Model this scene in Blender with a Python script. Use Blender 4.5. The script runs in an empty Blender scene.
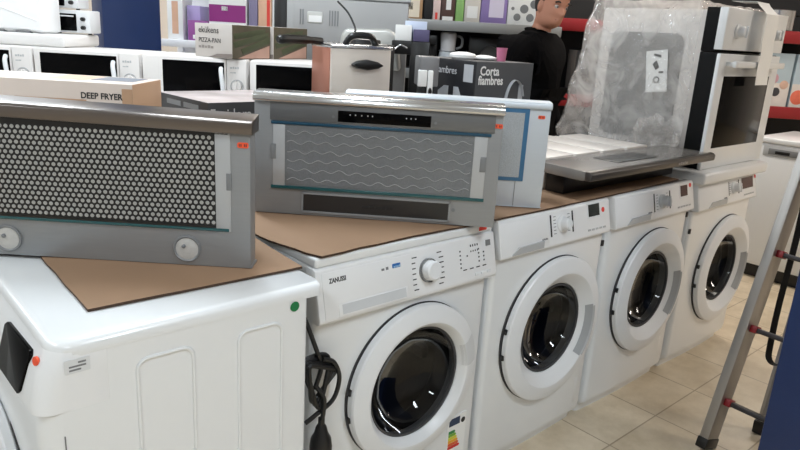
import bpy, bmesh, math, random
from mathutils import Vector, Matrix, Euler, noise
PI = math.pi
random.seed(7)
scene = bpy.context.scene
COL = scene.collection

# ------------------------------------------------------------------ helpers
def srgb(r, g, b):
    f = lambda v: (v/255/12.92) if v/255 <= .04045 else ((v/255+.055)/1.055)**2.4
    return (f(r), f(g), f(b), 1)

MATS = {}
def mat(name, rgb, rough=.5, metal=0.0, var=.06, scale=8.0, bump=0.0, bscale=60.0, coat=0.0, spec=.5, stretch=None, emit=None, estr=0):
    if name in MATS: return MATS[name]
    m = bpy.data.materials.new(name); m.use_nodes = True
    nt = m.node_tree; N = nt.nodes; L = nt.links
    p = N['Principled BSDF']
    p.inputs['Roughness'].default_value = rough
    p.inputs['Metallic'].default_value = metal
    p.inputs['Specular IOR Level'].default_value = spec
    if coat: p.inputs['Coat Weight'].default_value = coat; p.inputs['Coat Roughness'].default_value = .08
    tc = N.new('ShaderNodeTexCoord'); mp = N.new('ShaderNodeMapping'); L.new(tc.outputs['Object'], mp.inputs['Vector'])
    if stretch: mp.inputs['Scale'].default_value = stretch
    nz = N.new('ShaderNodeTexNoise'); nz.inputs['Scale'].default_value = scale; nz.inputs['Detail'].default_value = 4
    L.new(mp.outputs['Vector'], nz.inputs['Vector'])
    c = srgb(*rgb)
    mx = N.new('ShaderNodeMix'); mx.data_type = 'RGBA'
    mx.inputs[6].default_value = tuple(max(0, v*(1-var)) for v in c[:3])+(1,)
    mx.inputs[7].default_value = tuple(min(1, v*(1+var)) for v in c[:3])+(1,)
    L.new(nz.outputs['Fac'], mx.inputs[0]); L.new(mx.outputs[2], p.inputs['Base Color'])
    if bump:
        n2 = N.new('ShaderNodeTexNoise'); n2.inputs['Scale'].default_value = bscale; n2.inputs['Detail'].default_value = 3
        L.new(mp.outputs['Vector'], n2.inputs['Vector'])
        b = N.new('ShaderNodeBump'); b.inputs['Strength'].default_value = bump; b.inputs['Distance'].default_value = .004
        L.new(n2.outputs['Fac'], b.inputs['Height']); L.new(b.outputs['Normal'], p.inputs['Normal'])
    if emit:
        p.inputs['Emission Color'].default_value = srgb(*emit); p.inputs['Emission Strength'].default_value = estr
    MATS[name] = m
    return m

def see_through(name, tint, gloss_rough=.04, base=.06, top=.5, white=None, wfac=0.0, bump=0):
    """glass or film: a tinted transparent shader under a clear gloss"""
    m = bpy.data.materials.new(name); m.use_nodes = True
    nt = m.node_tree; N = nt.nodes; L = nt.links
    N.remove(N['Principled BSDF']); out = N['Material Output']
    tr = N.new('ShaderNodeBsdfTransparent'); tr.inputs[0].default_value = (*tint, 1)
    gl = N.new('ShaderNodeBsdfGlossy'); gl.inputs['Roughness'].default_value = gloss_rough; gl.inputs[0].default_value = (.9, .9, .9, 1)
    lw = N.new('ShaderNodeLayerWeight'); lw.inputs[0].default_value = .25
    mr = N.new('ShaderNodeMapRange'); mr.inputs[3].default_value = base; mr.inputs[4].default_value = top
    L.new(lw.outputs['Fresnel'], mr.inputs[0])
    src = tr.outputs[0]
    if white:
        df = N.new('ShaderNodeBsdfDiffuse'); df.inputs[0].default_value = srgb(*white)
        tl = N.new('ShaderNodeBsdfTranslucent'); tl.inputs[0].default_value = srgb(*white)
        ad = N.new('ShaderNodeMixShader'); ad.inputs[0].default_value = .35
        L.new(df.outputs[0], ad.inputs[1]); L.new(tl.outputs[0], ad.inputs[2])
        tc = N.new('ShaderNodeTexCoord'); nz = N.new('ShaderNodeTexNoise'); nz.inputs['Scale'].default_value = 9; nz.inputs['Detail'].default_value = 6
        nz.inputs['Distortion'].default_value = 1.5
        L.new(tc.outputs['Object'], nz.inputs['Vector'])
        r2 = N.new('ShaderNodeMapRange'); r2.inputs[1].default_value = .35; r2.inputs[2].default_value = .75
        r2.inputs[3].default_value = wfac*.5; r2.inputs[4].default_value = min(1, wfac*1.9)
        L.new(nz.outputs['Fac'], r2.inputs[0])
        m1 = N.new('ShaderNodeMixShader'); L.new(r2.outputs[0], m1.inputs[0]); L.new(src, m1.inputs[1]); L.new(ad.outputs[0], m1.inputs[2])
        src = m1.outputs[0]
    m2 = N.new('ShaderNodeMixShader'); L.new(mr.outputs[0], m2.inputs[0]); L.new(src, m2.inputs[1]); L.new(gl.outputs[0], m2.inputs[2])
    if bump:
        tc2 = N.new('ShaderNodeTexCoord'); n2 = N.new('ShaderNodeTexNoise'); n2.inputs['Scale'].default_value = 22; n2.inputs['Detail'].default_value = 3
        n2.inputs['Distortion'].default_value = 2
        L.new(tc2.outputs['Object'], n2.inputs['Vector'])
        b = N.new('ShaderNodeBump'); b.inputs['Strength'].default_value = bump; b.inputs['Distance'].default_value = .02
        L.new(n2.outputs['Fac'], b.inputs['Height']); L.new(b.outputs['Normal'], gl.inputs['Normal'])
    L.new(m2.outputs[0], out.inputs['Surface'])
    return m

class MB:
    def __init__(s): s.bm = bmesh.new()
    def _add(s, t, mi=0, M=None):
        if M is not None: bmesh.ops.transform(t, matrix=M, verts=t.verts)
        for f in t.faces: f.material_index = mi
        me = bpy.data.meshes.new('tmp'); t.to_mesh(me); t.free()
        s.bm.from_mesh(me); bpy.data.meshes.remove(me); return s
    def box(s, x0, x1, y0, y1, z0, z1, bev=0, mi=0, seg=2, M=None):
        t = bmesh.new(); bmesh.ops.create_cube(t, size=1)
        bmesh.ops.transform(t, matrix=Matrix.Translation(((x0+x1)/2, (y0+y1)/2, (z0+z1)/2)) @ Matrix.Diagonal((x1-x0, y1-y0, z1-z0, 1)), verts=t.verts)
        if bev: bmesh.ops.bevel(t, geom=t.edges[:], offset=bev, segments=seg, profile=.5, affect='EDGES')
        return s._add(t, mi, M)
    def prism(s, poly, a, b, axis='x', bev=0, mi=0, M=None, seg=2):
        """poly of 2-D points swept from a to b along axis (x: (y,z); y: (x,z); z: (x,y))"""
        f = {'x': lambda p, q: (q, p[0], p[1]), 'y': lambda p, q: (p[0], q, p[1]), 'z': lambda p, q: (p[0], p[1], q)}[axis]
        t = bmesh.new()
        A = [t.verts.new(f(p, a)) for p in poly]; Bv = [t.verts.new(f(p, b)) for p in poly]
        n = len(poly)
        t.faces.new(A); t.faces.new(Bv[::-1])
        for i in range(n): t.faces.new((A[i], Bv[i], Bv[(i+1) % n], A[(i+1) % n]))
        bmesh.ops.recalc_face_normals(t, faces=t.faces)
        if bev: bmesh.ops.bevel(t, geom=t.edges[:], offset=bev, segments=seg, profile=.5, affect='EDGES')
        return s._add(t, mi, M)
    def loft(s, rings, mi=0, cap=True, M=None, closed=True):
        t = bmesh.new(); R = [[t.verts.new(p) for p in r] for r in rings]
        n = len(rings[0]); e = n if closed else n-1
        for a, b in zip(R, R[1:]):
            for i in range(e):
                j = (i+1) % n
                t.faces.new((a[i], a[j], b[j], b[i]))
        if cap: t.faces.new(R[0][::-1]); t.faces.new(R[-1])
        bmesh.ops.recalc_face_normals(t, faces=t.faces)
        return s._add(t, mi, M)
    def lathe(s, prof, c=(0, 0, 0), axis='z', seg=48, a0=0, a1=2*PI, mi=0, M=None):
        """prof: (radius, height along axis); axis y runs its height along +y"""
        t = bmesh.new(); full = abs(a1-a0-2*PI) < 1e-6; k = seg if full else seg+1
        R = []
        for r, h in prof:
            row = []
            for i in range(k):
                a = a0+(a1-a0)*i/seg; u, v = max(r, 1e-5)*math.cos(a), max(r, 1e-5)*math.sin(a)
                p = {'z': (u, v, h), 'y': (u, h, v), 'x': (h, u, v)}[axis]
                row.append(t.verts.new((p[0]+c[0], p[1]+c[1], p[2]+c[2])))
            R.append(row)
        for a, b in zip(R, R[1:]):
            for i in range(seg):
                j = (i+1) % k
                t.faces.new((a[i], a[j], b[j], b[i]))
        bmesh.ops.remove_doubles(t, verts=t.verts, dist=2e-5)
        bmesh.ops.recalc_face_normals(t, faces=t.faces)
        return s._add(t, mi, M)
    def tube(s, pts, r, seg=8, mi=0, cap=True, closed=False, flat=1.0):
        P = [Vector(p) for p in pts]; rings = []; n = len(P); up = Vector((0, 0, 1)); last = None
        for i in range(n):
            d = (P[(i+1) % n]-P[i-1]) if closed else (P[min(i+1, n-1)]-P[max(i-1, 0)])
            d.normalize()
            if last is None:
                ref = up if abs(d.dot(up)) < .9 else Vector((1, 0, 0))
                u = d.cross(ref).normalized()
            else: u = (last-d*last.dot(d)).normalized()
            last = u; v = d.cross(u)
            rr = r[i] if isinstance(r, (list, tuple)) else r
            rings.append([tuple(P[i]+u*rr*math.cos(2*PI*k/seg)+v*rr*flat*math.sin(2*PI*k/seg)) for k in range(seg)])
        if closed: rings.append(rings[0])
        return s.loft(rings, mi, cap and not closed)
    def ball(s, c, r, sc=(1, 1, 1), mi=0, seg=20):
        t = bmesh.new(); bmesh.ops.create_uvsphere(t, u_segments=seg, v_segments=seg//2+2, radius=r)
        return s._add(t, mi, Matrix.Translation(c) @ Matrix.Diagonal((*sc, 1)))
    def make(s, name, mats, parent=None, ang=35, loc=None):
        me = bpy.data.meshes.new(name); s.bm.to_mesh(me); s.bm.free()
        for m in (mats if isinstance(mats, (list, tuple)) else [mats]): me.materials.append(m)
        me.polygons.foreach_set('use_smooth', [True]*len(me.polygons))
        me.set_sharp_from_angle(angle=math.radians(ang))
        o = bpy.data.objects.new(name, me); COL.objects.link(o)
        if parent: o.parent = parent
        if loc: o.location = loc
        return o

def tag(o, label, cat, group=None):
    o['label'] = label; o['category'] = cat
    if group: o['group'] = group
    return o
def root(name, label, cat, loc=(0, 0, 0), rz=0, group=None, tilt=(0, 0)):
    o = bpy.data.objects.new(name, None); COL.objects.link(o); o.empty_display_size = .1
    o.location = loc; o.rotation_euler = (tilt[0], tilt[1], rz); return tag(o, label, cat, group)
def struct(o): o['kind'] = 'structure'; return o
def lab(o, t): o['label'] = t; return o

def text(body, size, loc, m, parent, rot=(PI/2, 0, 0), align='LEFT', ext=.0003, name='lettering', sx=1.0, bold=0.0):
    cu = bpy.data.curves.new('t', 'FONT'); cu.body = body; cu.size = size; cu.extrude = ext; cu.align_x = align; cu.offset = bold
    cu.resolution_u = 3
    o = bpy.data.objects.new('t', cu); COL.objects.link(o)
    me = bpy.data.meshes.new_from_object(o.evaluated_get(bpy.context.evaluated_depsgraph_get()))
    bpy.data.objects.remove(o); bpy.data.curves.remove(cu)
    me.materials.clear(); me.materials.append(m)
    q = bpy.data.objects.new(name, me); COL.objects.link(q)
    q.parent = parent; q.location = loc; q.rotation_euler = rot; q.scale = (sx, 1, 1)
    return q

def marks(parent, loc, widths, h, m, rot=(PI/2, 0, 0), gap=.3):
    """a short line of unreadable print: little strokes in a row"""
    k = MB(); x = 0
    for i, w_ in enumerate(widths):
        k.box(x, x+w_, 0, h*(1 if i % 2 else .8), 0, .0004); x += w_+h*gap
    q = k.make('faint_print', m, parent); q.location = loc; q.rotation_euler = rot; return q

def applied(o):
    """mesh of an object with its modifiers worked in"""
    me = bpy.data.meshes.new_from_object(o.evaluated_get(bpy.context.evaluated_depsgraph_get()))
    old = o.data; o.modifiers.clear(); o.data = me
    bpy.data.meshes.remove(old); return o

# ------------------------------------------------------------------ camera
CAM = Vector((-.8217, -1.179, 1.3476)); YAW, PIT, ROLL, FPX = .7381, .2776, .0588, 673.44
fw = Vector((math.sin(YAW)*math.cos(PIT), math.cos(YAW)*math.cos(PIT), -math.sin(PIT)))
rt = Vector((math.cos(YAW), -math.sin(YAW), 0)); up = rt.cross(fw)
r2 = math.cos(ROLL)*rt+math.sin(ROLL)*up; u2 = -math.sin(ROLL)*rt+math.cos(ROLL)*up
cd = bpy.data.cameras.new('camera'); cam = bpy.data.objects.new('camera', cd); COL.objects.link(cam)
cam.matrix_world = Matrix(((r2.x, u2.x, -fw.x, CAM.x), (r2.y, u2.y, -fw.y, CAM.y), (r2.z, u2.z, -fw.z, CAM.z), (0, 0, 0, 1)))
cd.sensor_width = 36; cd.lens = FPX*36/800; cd.clip_start = .05
scene.camera = cam

# the goods behind the machines stand on a grid turned 42 degrees to the machine row:
# s runs along that grid, d away from the aisle corner (both in metres)
RD = Vector((math.cos(YAW), -math.sin(YAW), 0)); FD = Vector((math.sin(YAW), math.cos(YAW), 0))
AISLE = Vector((CAM.x, CAM.y, 0)); GRID = -YAW
def P(s, d, z=0): return AISLE+RD*s+FD*d+Vector((0, 0, z))

# ------------------------------------------------------------------ materials
WHITE = mat('white_enamel', (226, 228, 229), .28, var=.015, coat=.3)
WPLAST = mat('white_plastic', (224, 226, 228), .35, var=.015)
WPANEL = mat('white_panel', (229, 230, 231), .3, var=.01)
GREYP = mat('grey_plastic', (120, 122, 124), .45)
LGREY = mat('light_grey_plastic', (178, 180, 182), .4)
BLACK = mat('black_plastic', (14, 14, 15), .35)
BGLOSS = mat('black_gloss', (5, 5, 6), .12, spec=.07)
RUBBER = mat('grey_rubber', (60, 60, 62), .6)
DRUM = mat('drum_steel', (84, 83, 82), .35, .8, bump=.25, bscale=90)
STEEL = mat('brushed_steel', (170, 171, 172), .36, .85, var=.05, scale=30, stretch=(.3, 8, 8))
STEELD = mat('hood_steel', (143, 145, 147), .45, .25, var=.05, scale=30, stretch=(.3, 6, 6))
STEELW = mat('satin_steel_light', (196, 203, 210), .4, .2, var=.03, scale=30, stretch=(.3, 6, 6))
CHROME = mat('bright_trim', (205, 206, 207), .2, .9, var=.02)
INK = mat('dark_ink', (32, 32, 34), .6)
GINK = mat('grey_ink', (120, 122, 125), .6)
ORANGE = mat('orange_sticker', (236, 88, 52), .6)
RED = mat('red_sticker', (225, 70, 60), .6)
GREEN = mat('green_sticker', (8, 112, 62), .5)
BLUEB = mat('blue_badge', (36, 102, 172), .4)
PAPER = mat('white_paper', (232, 232, 230), .7)
CARD = mat('brown_cardboard', (150, 120, 94), .8, var=.1, scale=5, bump=.1, bscale=30)
CARDE = mat('cardboard_edge', (70, 52, 40), .9)
GLASSD = see_through('door_glass', (.23, .23, .23), .02, .025, .22)
TEAL = mat('teal_glass_edge', (24, 78, 82), .12, spec=.7)
BLUEF = mat('blue_film', (52, 104, 142), .3)
BLUEG = mat('blue_glass_edge', (30, 70, 92), .2)

# ------------------------------------------------------------------ the shop shell
def floor_mat():
    m = bpy.data.materials.new('beige_floor_tiles'); m.use_nodes = True
    nt = m.node_tree; N = nt.nodes; L = nt.links; p = N['Principled BSDF']
    tc = N.new('ShaderNodeTexCoord'); mp = N.new('ShaderNodeMapping'); mp.inputs['Location'].default_value = (-1.15+3.2, .17+3.2, 0)
    L.new(tc.outputs['Object'], mp.inputs['Vector'])
    br = N.new('ShaderNodeTexBrick'); br.offset = 0; br.squash = 1
    br.inputs['Scale'].default_value = 1; br.inputs['Brick Width'].default_value = .32; br.inputs['Row Height'].default_value = .32
    br.inputs['Mortar Size'].default_value = .0032; br.inputs['Mortar Smooth'].default_value = .3
    br.inputs['Color1'].default_value = srgb(214, 200, 177); br.inputs['Color2'].default_value = srgb(206, 191, 167); br.inputs['Mortar'].default_value = srgb(164, 149, 127)
    L.new(mp.outputs['Vector'], br.inputs['Vector'])
    nz = N.new('ShaderNodeTexNoise'); nz.inputs['Scale'].default_value = 6; nz.inputs['Detail'].default_value = 8; nz.inputs['Roughness'].default_value = .65
    L.new(tc.outputs['Object'], nz.inputs['Vector'])
    rp = N.new('ShaderNodeValToRGB'); rp.color_ramp.elements[0].color = (.72, .68, .62, 1); rp.color_ramp.elements[1].color = (1, 1, 1, 1)
    rp.color_ramp.elements[0].position = .3; rp.color_ramp.elements[1].position = .62
    L.new(nz.outputs['Fac'], rp.inputs[0])
    mx = N.new('ShaderNodeMix'); mx.data_type = 'RGBA'; mx.blend_type = 'MULTIPLY'; mx.inputs[0].default_value = .9
    L.new(br.outputs['Color'], mx.inputs[6]); L.new(rp.outputs[0], mx.inputs[7]); L.new(mx.outputs[2], p.inputs['Base Color'])
    p.inputs['Roughness'].default_value = .38
    return m
X0, X1, Y0, Y1, HC = -4.5, 8.0, -4.5, 8.0, 3.1
WALLM = mat('shop_wall', (196, 192, 188), .8)
struct(MB().box(X0, X1, Y0, Y1, -.1, 0).make('floor', floor_mat()))
struct(MB().box(X0, X1, Y0, Y1, HC, HC+.1).make('ceiling', mat('ceiling_tile', (205, 203, 200), .9)))
struct(MB().box(X0-.1, X0, Y0, Y1, 0, HC).make('wall_west', WALLM))
struct(MB().box(X1, X1+.1, Y0, Y1, 0, HC).make('wall_east', WALLM))
struct(MB().box(X0, X1, Y1, Y1+.1, 0, HC).make('wall_north', WALLM))
struct(MB().box(X0, X1, Y0-.1, Y0, 0, HC).make('wall_south', WALLM))

# blue shop pillars, floor to ceiling
NAVY = mat('navy_paint', (14, 40, 86), .45, var=.1, bump=.1, bscale=120)
o = struct(MB().box(-.11, .11, -.16, .16, 0, HC, .006).make('pillar_north', NAVY)); o.location = P(-1.65, 4.05); o.rotation_euler = (0, 0, GRID+math.radians(-52))
o = struct(MB().box(1.10, 1.62, -1.25, -.638, 0, HC, .006).make('pillar_aisle', NAVY))

# ------------------------------------------------------------------ washing machines
def plan(w, d, rf, rb, bulge, y0, z, ins=0):
    """one level of a cabinet: rounded rectangle, x 0..w, front at y0 and slightly bowed"""
    pts = []
    def arc(cx, cy, r, a0, a1, n):
        for i in range(n+1):
            a = math.radians(a0+(a1-a0)*i/n); pts.append((cx+r*math.cos(a), cy+r*math.sin(a)))
    x0, x1 = ins, w-ins
    arc(x0+rf, y0+rf, rf, 180, 270, 6)
    for i in range(1, 12): pts.append((x0+rf+(x1-x0-2*rf)*i/12, y0))
    arc(x1-rf, y0+rf, rf, 270, 360, 6)
    arc(x1-rb, d-rb, rb, 0, 90, 3); arc(x0+rb, d-rb, rb, 90, 180, 3)
    out = []
    for x, y in pts:
        k = max(0, 1-(y-y0)/.1)
        out.append((x, y-bulge*k*(1-((x-w/2)/(w/2))**2), z))
    return out

def door(parent, cx, cz, y, style):
    """round porthole door: white ring, glass bowl, handle recess and hinge"""
    c = (cx, y, cz)
    if style == 'deep':
        pr = [(.240, .004), (.240, -.003), (.2455, -.004), (.247, -.006), (.247, -.020), (.244, -.024), (.205, -.036), (.196, -.036), (.190, -.033), (.156, -.006), (.150, .012), (.15, .03)]
        gl = [(.152, -.002), (.146, .016), (.128, .05), (.09, .076), (.04, .088), (0, .09)]
    else:
        pr = [(.214, .004), (.214, -.003), (.2195, -.004), (.221, -.006), (.221, -.022), (.218, -.027), (.185, -.040), (.176, -.040), (.170, -.036), (.158, -.018), (.155, .004), (.155, .03)]
        gl = [(.157, -.012), (.150, .010), (.13, .045), (.09, .072), (.045, .084), (0, .087)]
    RO = pr[4][0]
    d = MB().lathe(pr, c, 'y', 96).make('door', WPLAST, parent, 24)
    lab(d, 'round white porthole door')
    g = MB().lathe(gl, c, 'y', 64).make('door_glass', GLASSD, d, 60); lab(g, 'dark glass bowl')
    lip = MB().lathe([(gl[0][0]+.001, gl[0][1]+.004), (gl[0][0]+.001, gl[0][1]-.003), (gl[0][0]-.006, gl[0][1]-.003), (gl[0][0]-.006, gl[0][1]+.006)], c, 'y', 64).make('glass_rim', RUBBER, d)
    gp = MB().lathe([(RO+.0022, .004), (RO+.0022, -.0014), (RO-.009, -.0014), (RO-.009, .004)], c, 'y', 96).make('door_gap_shade', RUBBER, d)  # dark ring stands in for the shadow line round the door
    if style == 'deep':
        h = MB().lathe([(.1935, -.0365), (.171, -.0193)], c, 'y', 20, math.radians(-42), math.radians(16)).make('handle_recess', mat('recess_grey', (158, 161, 164), .5), d)
        hb = MB().lathe([(.2, -.040), (.197, -.0405), (.192, -.036)], c, 'y', 20, math.radians(-40), math.radians(14)).make('handle_lip', LGREY, d)
    else:
        h = MB().lathe([(.2195, -.0275), (.187, -.0408), (.174, -.0405), (.164, -.029)], c, 'y', 20, math.radians(2), math.radians(26)).make('handle_recess', mat('recess_pale', (206, 208, 210), .4), d)
    for a in (168, 188) if style == 'deep' else (170, 190):
        q = math.radians(a); R = RO
        MB().box(-.006, .006, -.003, .008, -.008, .008, .001, M=Matrix.Translation((cx+R*math.cos(q), y-.012, cz+R*math.sin(q)))).make('hinge', BLACK, d)
    return d

def cabinet(parent, w, dep, H, hole, zpanel, rf=.018, bulge=.008, toe=True):
    rings = [plan(w, dep, rf, .008, bulge, .035, .0, .004), plan(w, dep, rf, .008, bulge, .03, .03, .003),
             plan(w, dep, rf, .008, bulge, .006, .05), plan(w, dep, rf, .008, bulge, 0, .075)] if toe else [plan(w, dep, rf, .008, bulge, 0, .004)]
    rings += [plan(w, dep, rf, .008, bulge, 0, zpanel-.004), plan(w, dep, rf, .008, 0, .012, zpanel), plan(w, dep, rf, .008, 0, .012, H-.006), plan(w, dep, rf, .008, 0, .018, H, .006)]
    b = MB().loft(rings).make('cabinet', WHITE, parent, 30)
    if hole:
        cx, cz, r = hole
        cu = MB().lathe([(0, -.1), (r, -.1), (r, .33), (0, .33)], (cx, 0, cz), 'y', 64).make('cut', WHITE, parent)
        m = b.modifiers.new('b', 'BOOLEAN'); m.object = cu; m.operation = 'DIFFERENCE'; m.solver = 'EXACT'
        applied(b); bpy.data.objects.remove(cu)
        b.data.set_sharp_from_angle(angle=math.radians(30))
        dr = MB().lathe([(r-.004, .06), (r-.002, .3), (r*.6, .32), (0, .325)], (cx, 0, cz), 'y', 48)
        for k in range(3):
            a = PI/2+k*2*PI/3+.5
            dr.box(-.02, .02, .09, .29, -.02, .045, .012, M=Matrix.Translation((cx+(r-.01)*math.cos(a), 0, cz+(r-.01)*math.sin(a))) @ Matrix.Rotation(-a-PI/2+PI, 4, 'Y'))
        dr.make('drum', DRUM, parent)
        MB().lathe([(r+.004, -.004), (r-.004, .0), (r-.012, .03), (r-.016, .05), (r-.005, .062)], (cx, 0, cz), 'y', 64).make('door_seal', RUBBER, parent)
    return b

def panel_y(z, zb, H): return -.024+(z-zb-.01)/(H-zb-.018)*.022
def control_panel(parent, w, zb, H):
    poly = [(.03, zb), (-.018, zb), (-.023, zb+.003), (-.024, zb+.01), (-.002, H-.008), (.001, H-.003), (.006, H), (.03, H)]
    return lab(MB().prism(poly, .003, w-.003, 'x', .002).make('control_panel', WPANEL, parent, 40), 'slanted white control panel')
TILT = math.atan2(.022, .097)
def on_panel(mb, x0, x1, z0, z1, zb, H, th=.001, mi=0, bev=0):
    """a thin plate lying on the slanted panel"""
    zc = (z0+z1)/2
    M = Matrix.Translation(((x0+x1)/2, panel_y(zc, zb, H), zc)) @ Matrix.Rotation(-TILT, 4, 'X')
    return mb.box(-(x1-x0)/2, (x1-x0)/2, -th, .003, -(z1-z0)/2, (z1-z0)/2, bev, mi, M=M)
TROT = (PI/2-TILT, 0, 0)

DARKRED = mat('display_red', (74, 40, 34), .15)
DISPD = mat('display_dark', (40, 46, 46), .12)
def program_washer(x0, label, p, feet_y=0):
    """the three look-alike machines: wide porthole, drawer recess left, knob between two black bars"""
    w, dep, H, zb, gap = .578, .55, p['H'], p['zb'], .013
    r = root('washing_machine', label, 'washing machine', (x0, 0, 0), 0, None)
    cabinet(r, w, dep, H, (p['cx']-gap, p['cz'], .165), zb)
    cp = control_panel(r, w, zb, H)
    for o in r.children: o.data.transform(Matrix.Translation((gap, 0, 0)))
    door(r, p['cx'], p['cz'], -.008, 'deep')
    # drawer; the recess is a flat plate, its shade painted grey
    a, b = p['rec']
    dm = MB(); on_panel(dm, .020, b+.03, zb+.012, H-.012, zb, H, .0012, 0, .0005)
    dw = dm.make('detergent_drawer', WPANEL, r)
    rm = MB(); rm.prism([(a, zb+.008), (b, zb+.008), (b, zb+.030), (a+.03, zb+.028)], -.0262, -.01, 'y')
    lab(rm.make('drawer_recess', LGREY, dw), 'finger recess with its shade painted grey')
    for i, xx in enumerate(p['bars']):
        k = MB(); on_panel(k, xx-.003, xx+.003, p['bz'][0], p['bz'][1], zb, H, .0014); k.make('marker_bar', BLACK, cp)
    xc = sum(p['bars'])/2; zc = (p['bz'][0]+p['bz'][1])/2
    kM = Matrix.Translation((xc, panel_y(zc, zb, H), zc)) @ Matrix.Rotation(-TILT, 4, 'X')
    kb = MB().lathe([(.026, 0), (.026, -.006), (.020, -.01), (.018, -.028), (.014, -.032), (0, -.032)], axis='y', seg=32, M=kM)
    kb.box(-.004, .004, -.036, -.01, -.019, .019, .002, M=kM)
    lab(kb.make('program_knob', LGREY if p.get('gk') else WPLAST, r), 'round program knob')
    for sx, n in ((-1, 6), (1, 6)):
        tk = MB()
        for i in range(n):
            zz = p['bz'][0]+.008+i*(p['bz'][1]-p['bz'][0]-.016)/(n-1)
            on_panel(tk, xc+sx*.037-.006, xc+sx*.037+.006, zz-.001, zz+.001, zb, H, .0007)
        tk.make('program_marks', GINK, cp)
    d0, d1, e0, e1 = p['disp']
    dm = MB(); on_panel(dm, d0-.006, d1+.006, e0-.006, e1+.006, zb, H, .001); on_panel(dm, d0, d1, e0, e1, zb, H, .0018, 1)
    dm.make('display', [WPLAST, p['dm']], r)
    bt = MB()
    for i in range(5): on_panel(bt, .455+i*.022, .47+i*.022, zb+.022, zb+.028, zb, H, .0016)
    bt.make('button_row', LGREY, r)
    st = MB(); sx, sz = p['st']; zz = sz
    st.lathe([(.0085, 0), (.0085, -.0012), (0, -.0012)], axis='y', seg=16, M=Matrix.Translation((sx, panel_y(zz, zb, H), zz)) @ Matrix.Rotation(-TILT, 4, 'X'))
    lab(st.make('price_sticker', RED, r), 'small round red sticker')
    marks(cp, (.032, panel_y(H-.024, zb, H)-.001, H-.026), (.007, .003, .004, .003, .005, .004, .003), .006, GINK, TROT)
    marks(cp, (p['bars'][0]-.048, panel_y(zb+.03, zb, H)-.0015, zb+.03), (.004, .004, .004, .004, .004), .006, GINK, TROT)
    hm = MB().box(p['mk'][0]-.006, p['mk'][0]+.006, -.004, .004, p['mk'][1]-.010, p['mk'][1]+.010, .001).make('sticker_mark', INK, r)
    fl = MB().box(.43, .55, -.003, .01, .09, .19, .002).make('filter_flap', WHITE, r)
    for xx in (.05, .55):
        for yy in (.08, .49): MB().lathe([(.02, 0), (.02, .006), (.012, .008), (.012, .03)], (xx, yy, 0), 'z', 16).make('foot', BLACK, r)
    return r

program_washer(.61, 'white washing machine with near-black display, between the blue-badged one and the grey-knobbed one', dict(
    H=.85, zb=.735, cx=.325, cz=.444, rec=(.065, .215), bars=(.258, .372), bz=(.768, .836), disp=(.462, .525, .802, .842), dm=DISPD, st=(.548, .817), mk=(.588, .69)))
program_washer(1.22, 'white washing machine with grey knob and small brown display, under the flat hood', dict(
    H=.85, zb=.735, cx=.337, cz=.444, rec=(.085, .243), bars=(.278, .395), bz=(.764, .832), disp=(.48, .535, .798, .840), dm=DARKRED, st=(.56, .835), mk=(.585, .71), gk=1))
m4 = program_washer(1.84, 'farthest white washing machine, under the oven, with thick worktop and wide brown display', dict(
    H=.83, zb=.715, cx=.37, cz=.409, rec=(.105, .275), bars=(.30, .40), bz=(.752, .812), disp=(.43, .55, .766, .815), dm=DARKRED, st=(.578, .81), mk=(.02, .63)))
wt = MB().box(-.005, .625, -.035, .57, .83, .878, .012, seg=4).make('worktop', WHITE, m4); lab(wt, 'thick rounded white worktop')

# --- the machine with the cord (its panel overhangs, its ring is broad)
W1 = root('washing_machine', 'white washing machine with blue badge, colour energy label and bundled black power cord', 'washing machine', (0, 0, 0))
cabinet(W1, .6, .55, .826, (.319, .451, .160), .70, bulge=.008)
MB().box(0, .6, -.002, .55, .826, .85, .006, seg=3).make('worktop', WHITE, W1)
zb1, H1 = .695, .826
poly = [(.03, zb1), (-.022, zb1), (-.03, zb1+.006), (-.031, zb1+.014), (-.006, H1-.004), (.002, H1), (.03, H1)]
CP1 = MB().prism(poly, -.004, .604, 'x', .003).make('control_panel', WPANEL, W1, 40); lab(CP1, 'slanted white control panel')
T1 = math.atan2(.025, .113)
def p1y(z): return -.031+(z-zb1-.014)/(H1-zb1-.018)*.025
def on1(mb, x0, x1, z0, z1, th=.001, mi=0, bev=0):
    zc = (z0+z1)/2
    return mb.box(-(x1-x0)/2, (x1-x0)/2, -th, .003, -(z1-z0)/2, (z1-z0)/2, bev, mi, M=Matrix.Translation(((x0+x1)/2, p1y(zc), zc)) @ Matrix.Rotation(-T1, 4, 'X'))
R1 = (PI/2-T1, 0, 0)
k = MB(); on1(k, .012, .285, .708, .816, .0016, 0, .0007); dw = k.make('detergent_drawer', WPANEL, W1)
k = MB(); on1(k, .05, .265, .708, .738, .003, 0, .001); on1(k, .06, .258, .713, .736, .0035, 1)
lab(k.make('drawer_recess', [WPANEL, mat('recess_shade', (200, 203, 206), .45)], dw), 'finger recess with its shade painted grey')  # shade inside the white recess is put into this grey
text('ZANUSSI', .0155, (.031, p1y(.792)-.0022, .790), INK, dw, R1, sx=.78, bold=.0005)
k = MB(); on1(k, .219, .249, .788, .802, .0022, 0, .003); lab(k.make('badge', BLUEB, dw), 'blue rounded badge')
marks(dw, (.224, p1y(.793)-.0032, .7915), (.005, .003, .005, .004), .005, mat('badge_pale', (150, 190, 224), .5), R1)
marks(dw, (.186, p1y(.793)-.0022, .790), (.009, .008), .007, GINK, R1, gap=.7)
kM = Matrix.Translation((.34, p1y(.764), .764)) @ Matrix.Rotation(-T1, 4, 'X')
k = MB().lathe([(.031, 0), (.031, -.008)], axis='y', seg=40, M=kM); k.lathe([(.027, -.006), (.025, -.026), (.021, -.03), (0, -.03)], axis='y', seg=40, M=kM, mi=1)
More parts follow.
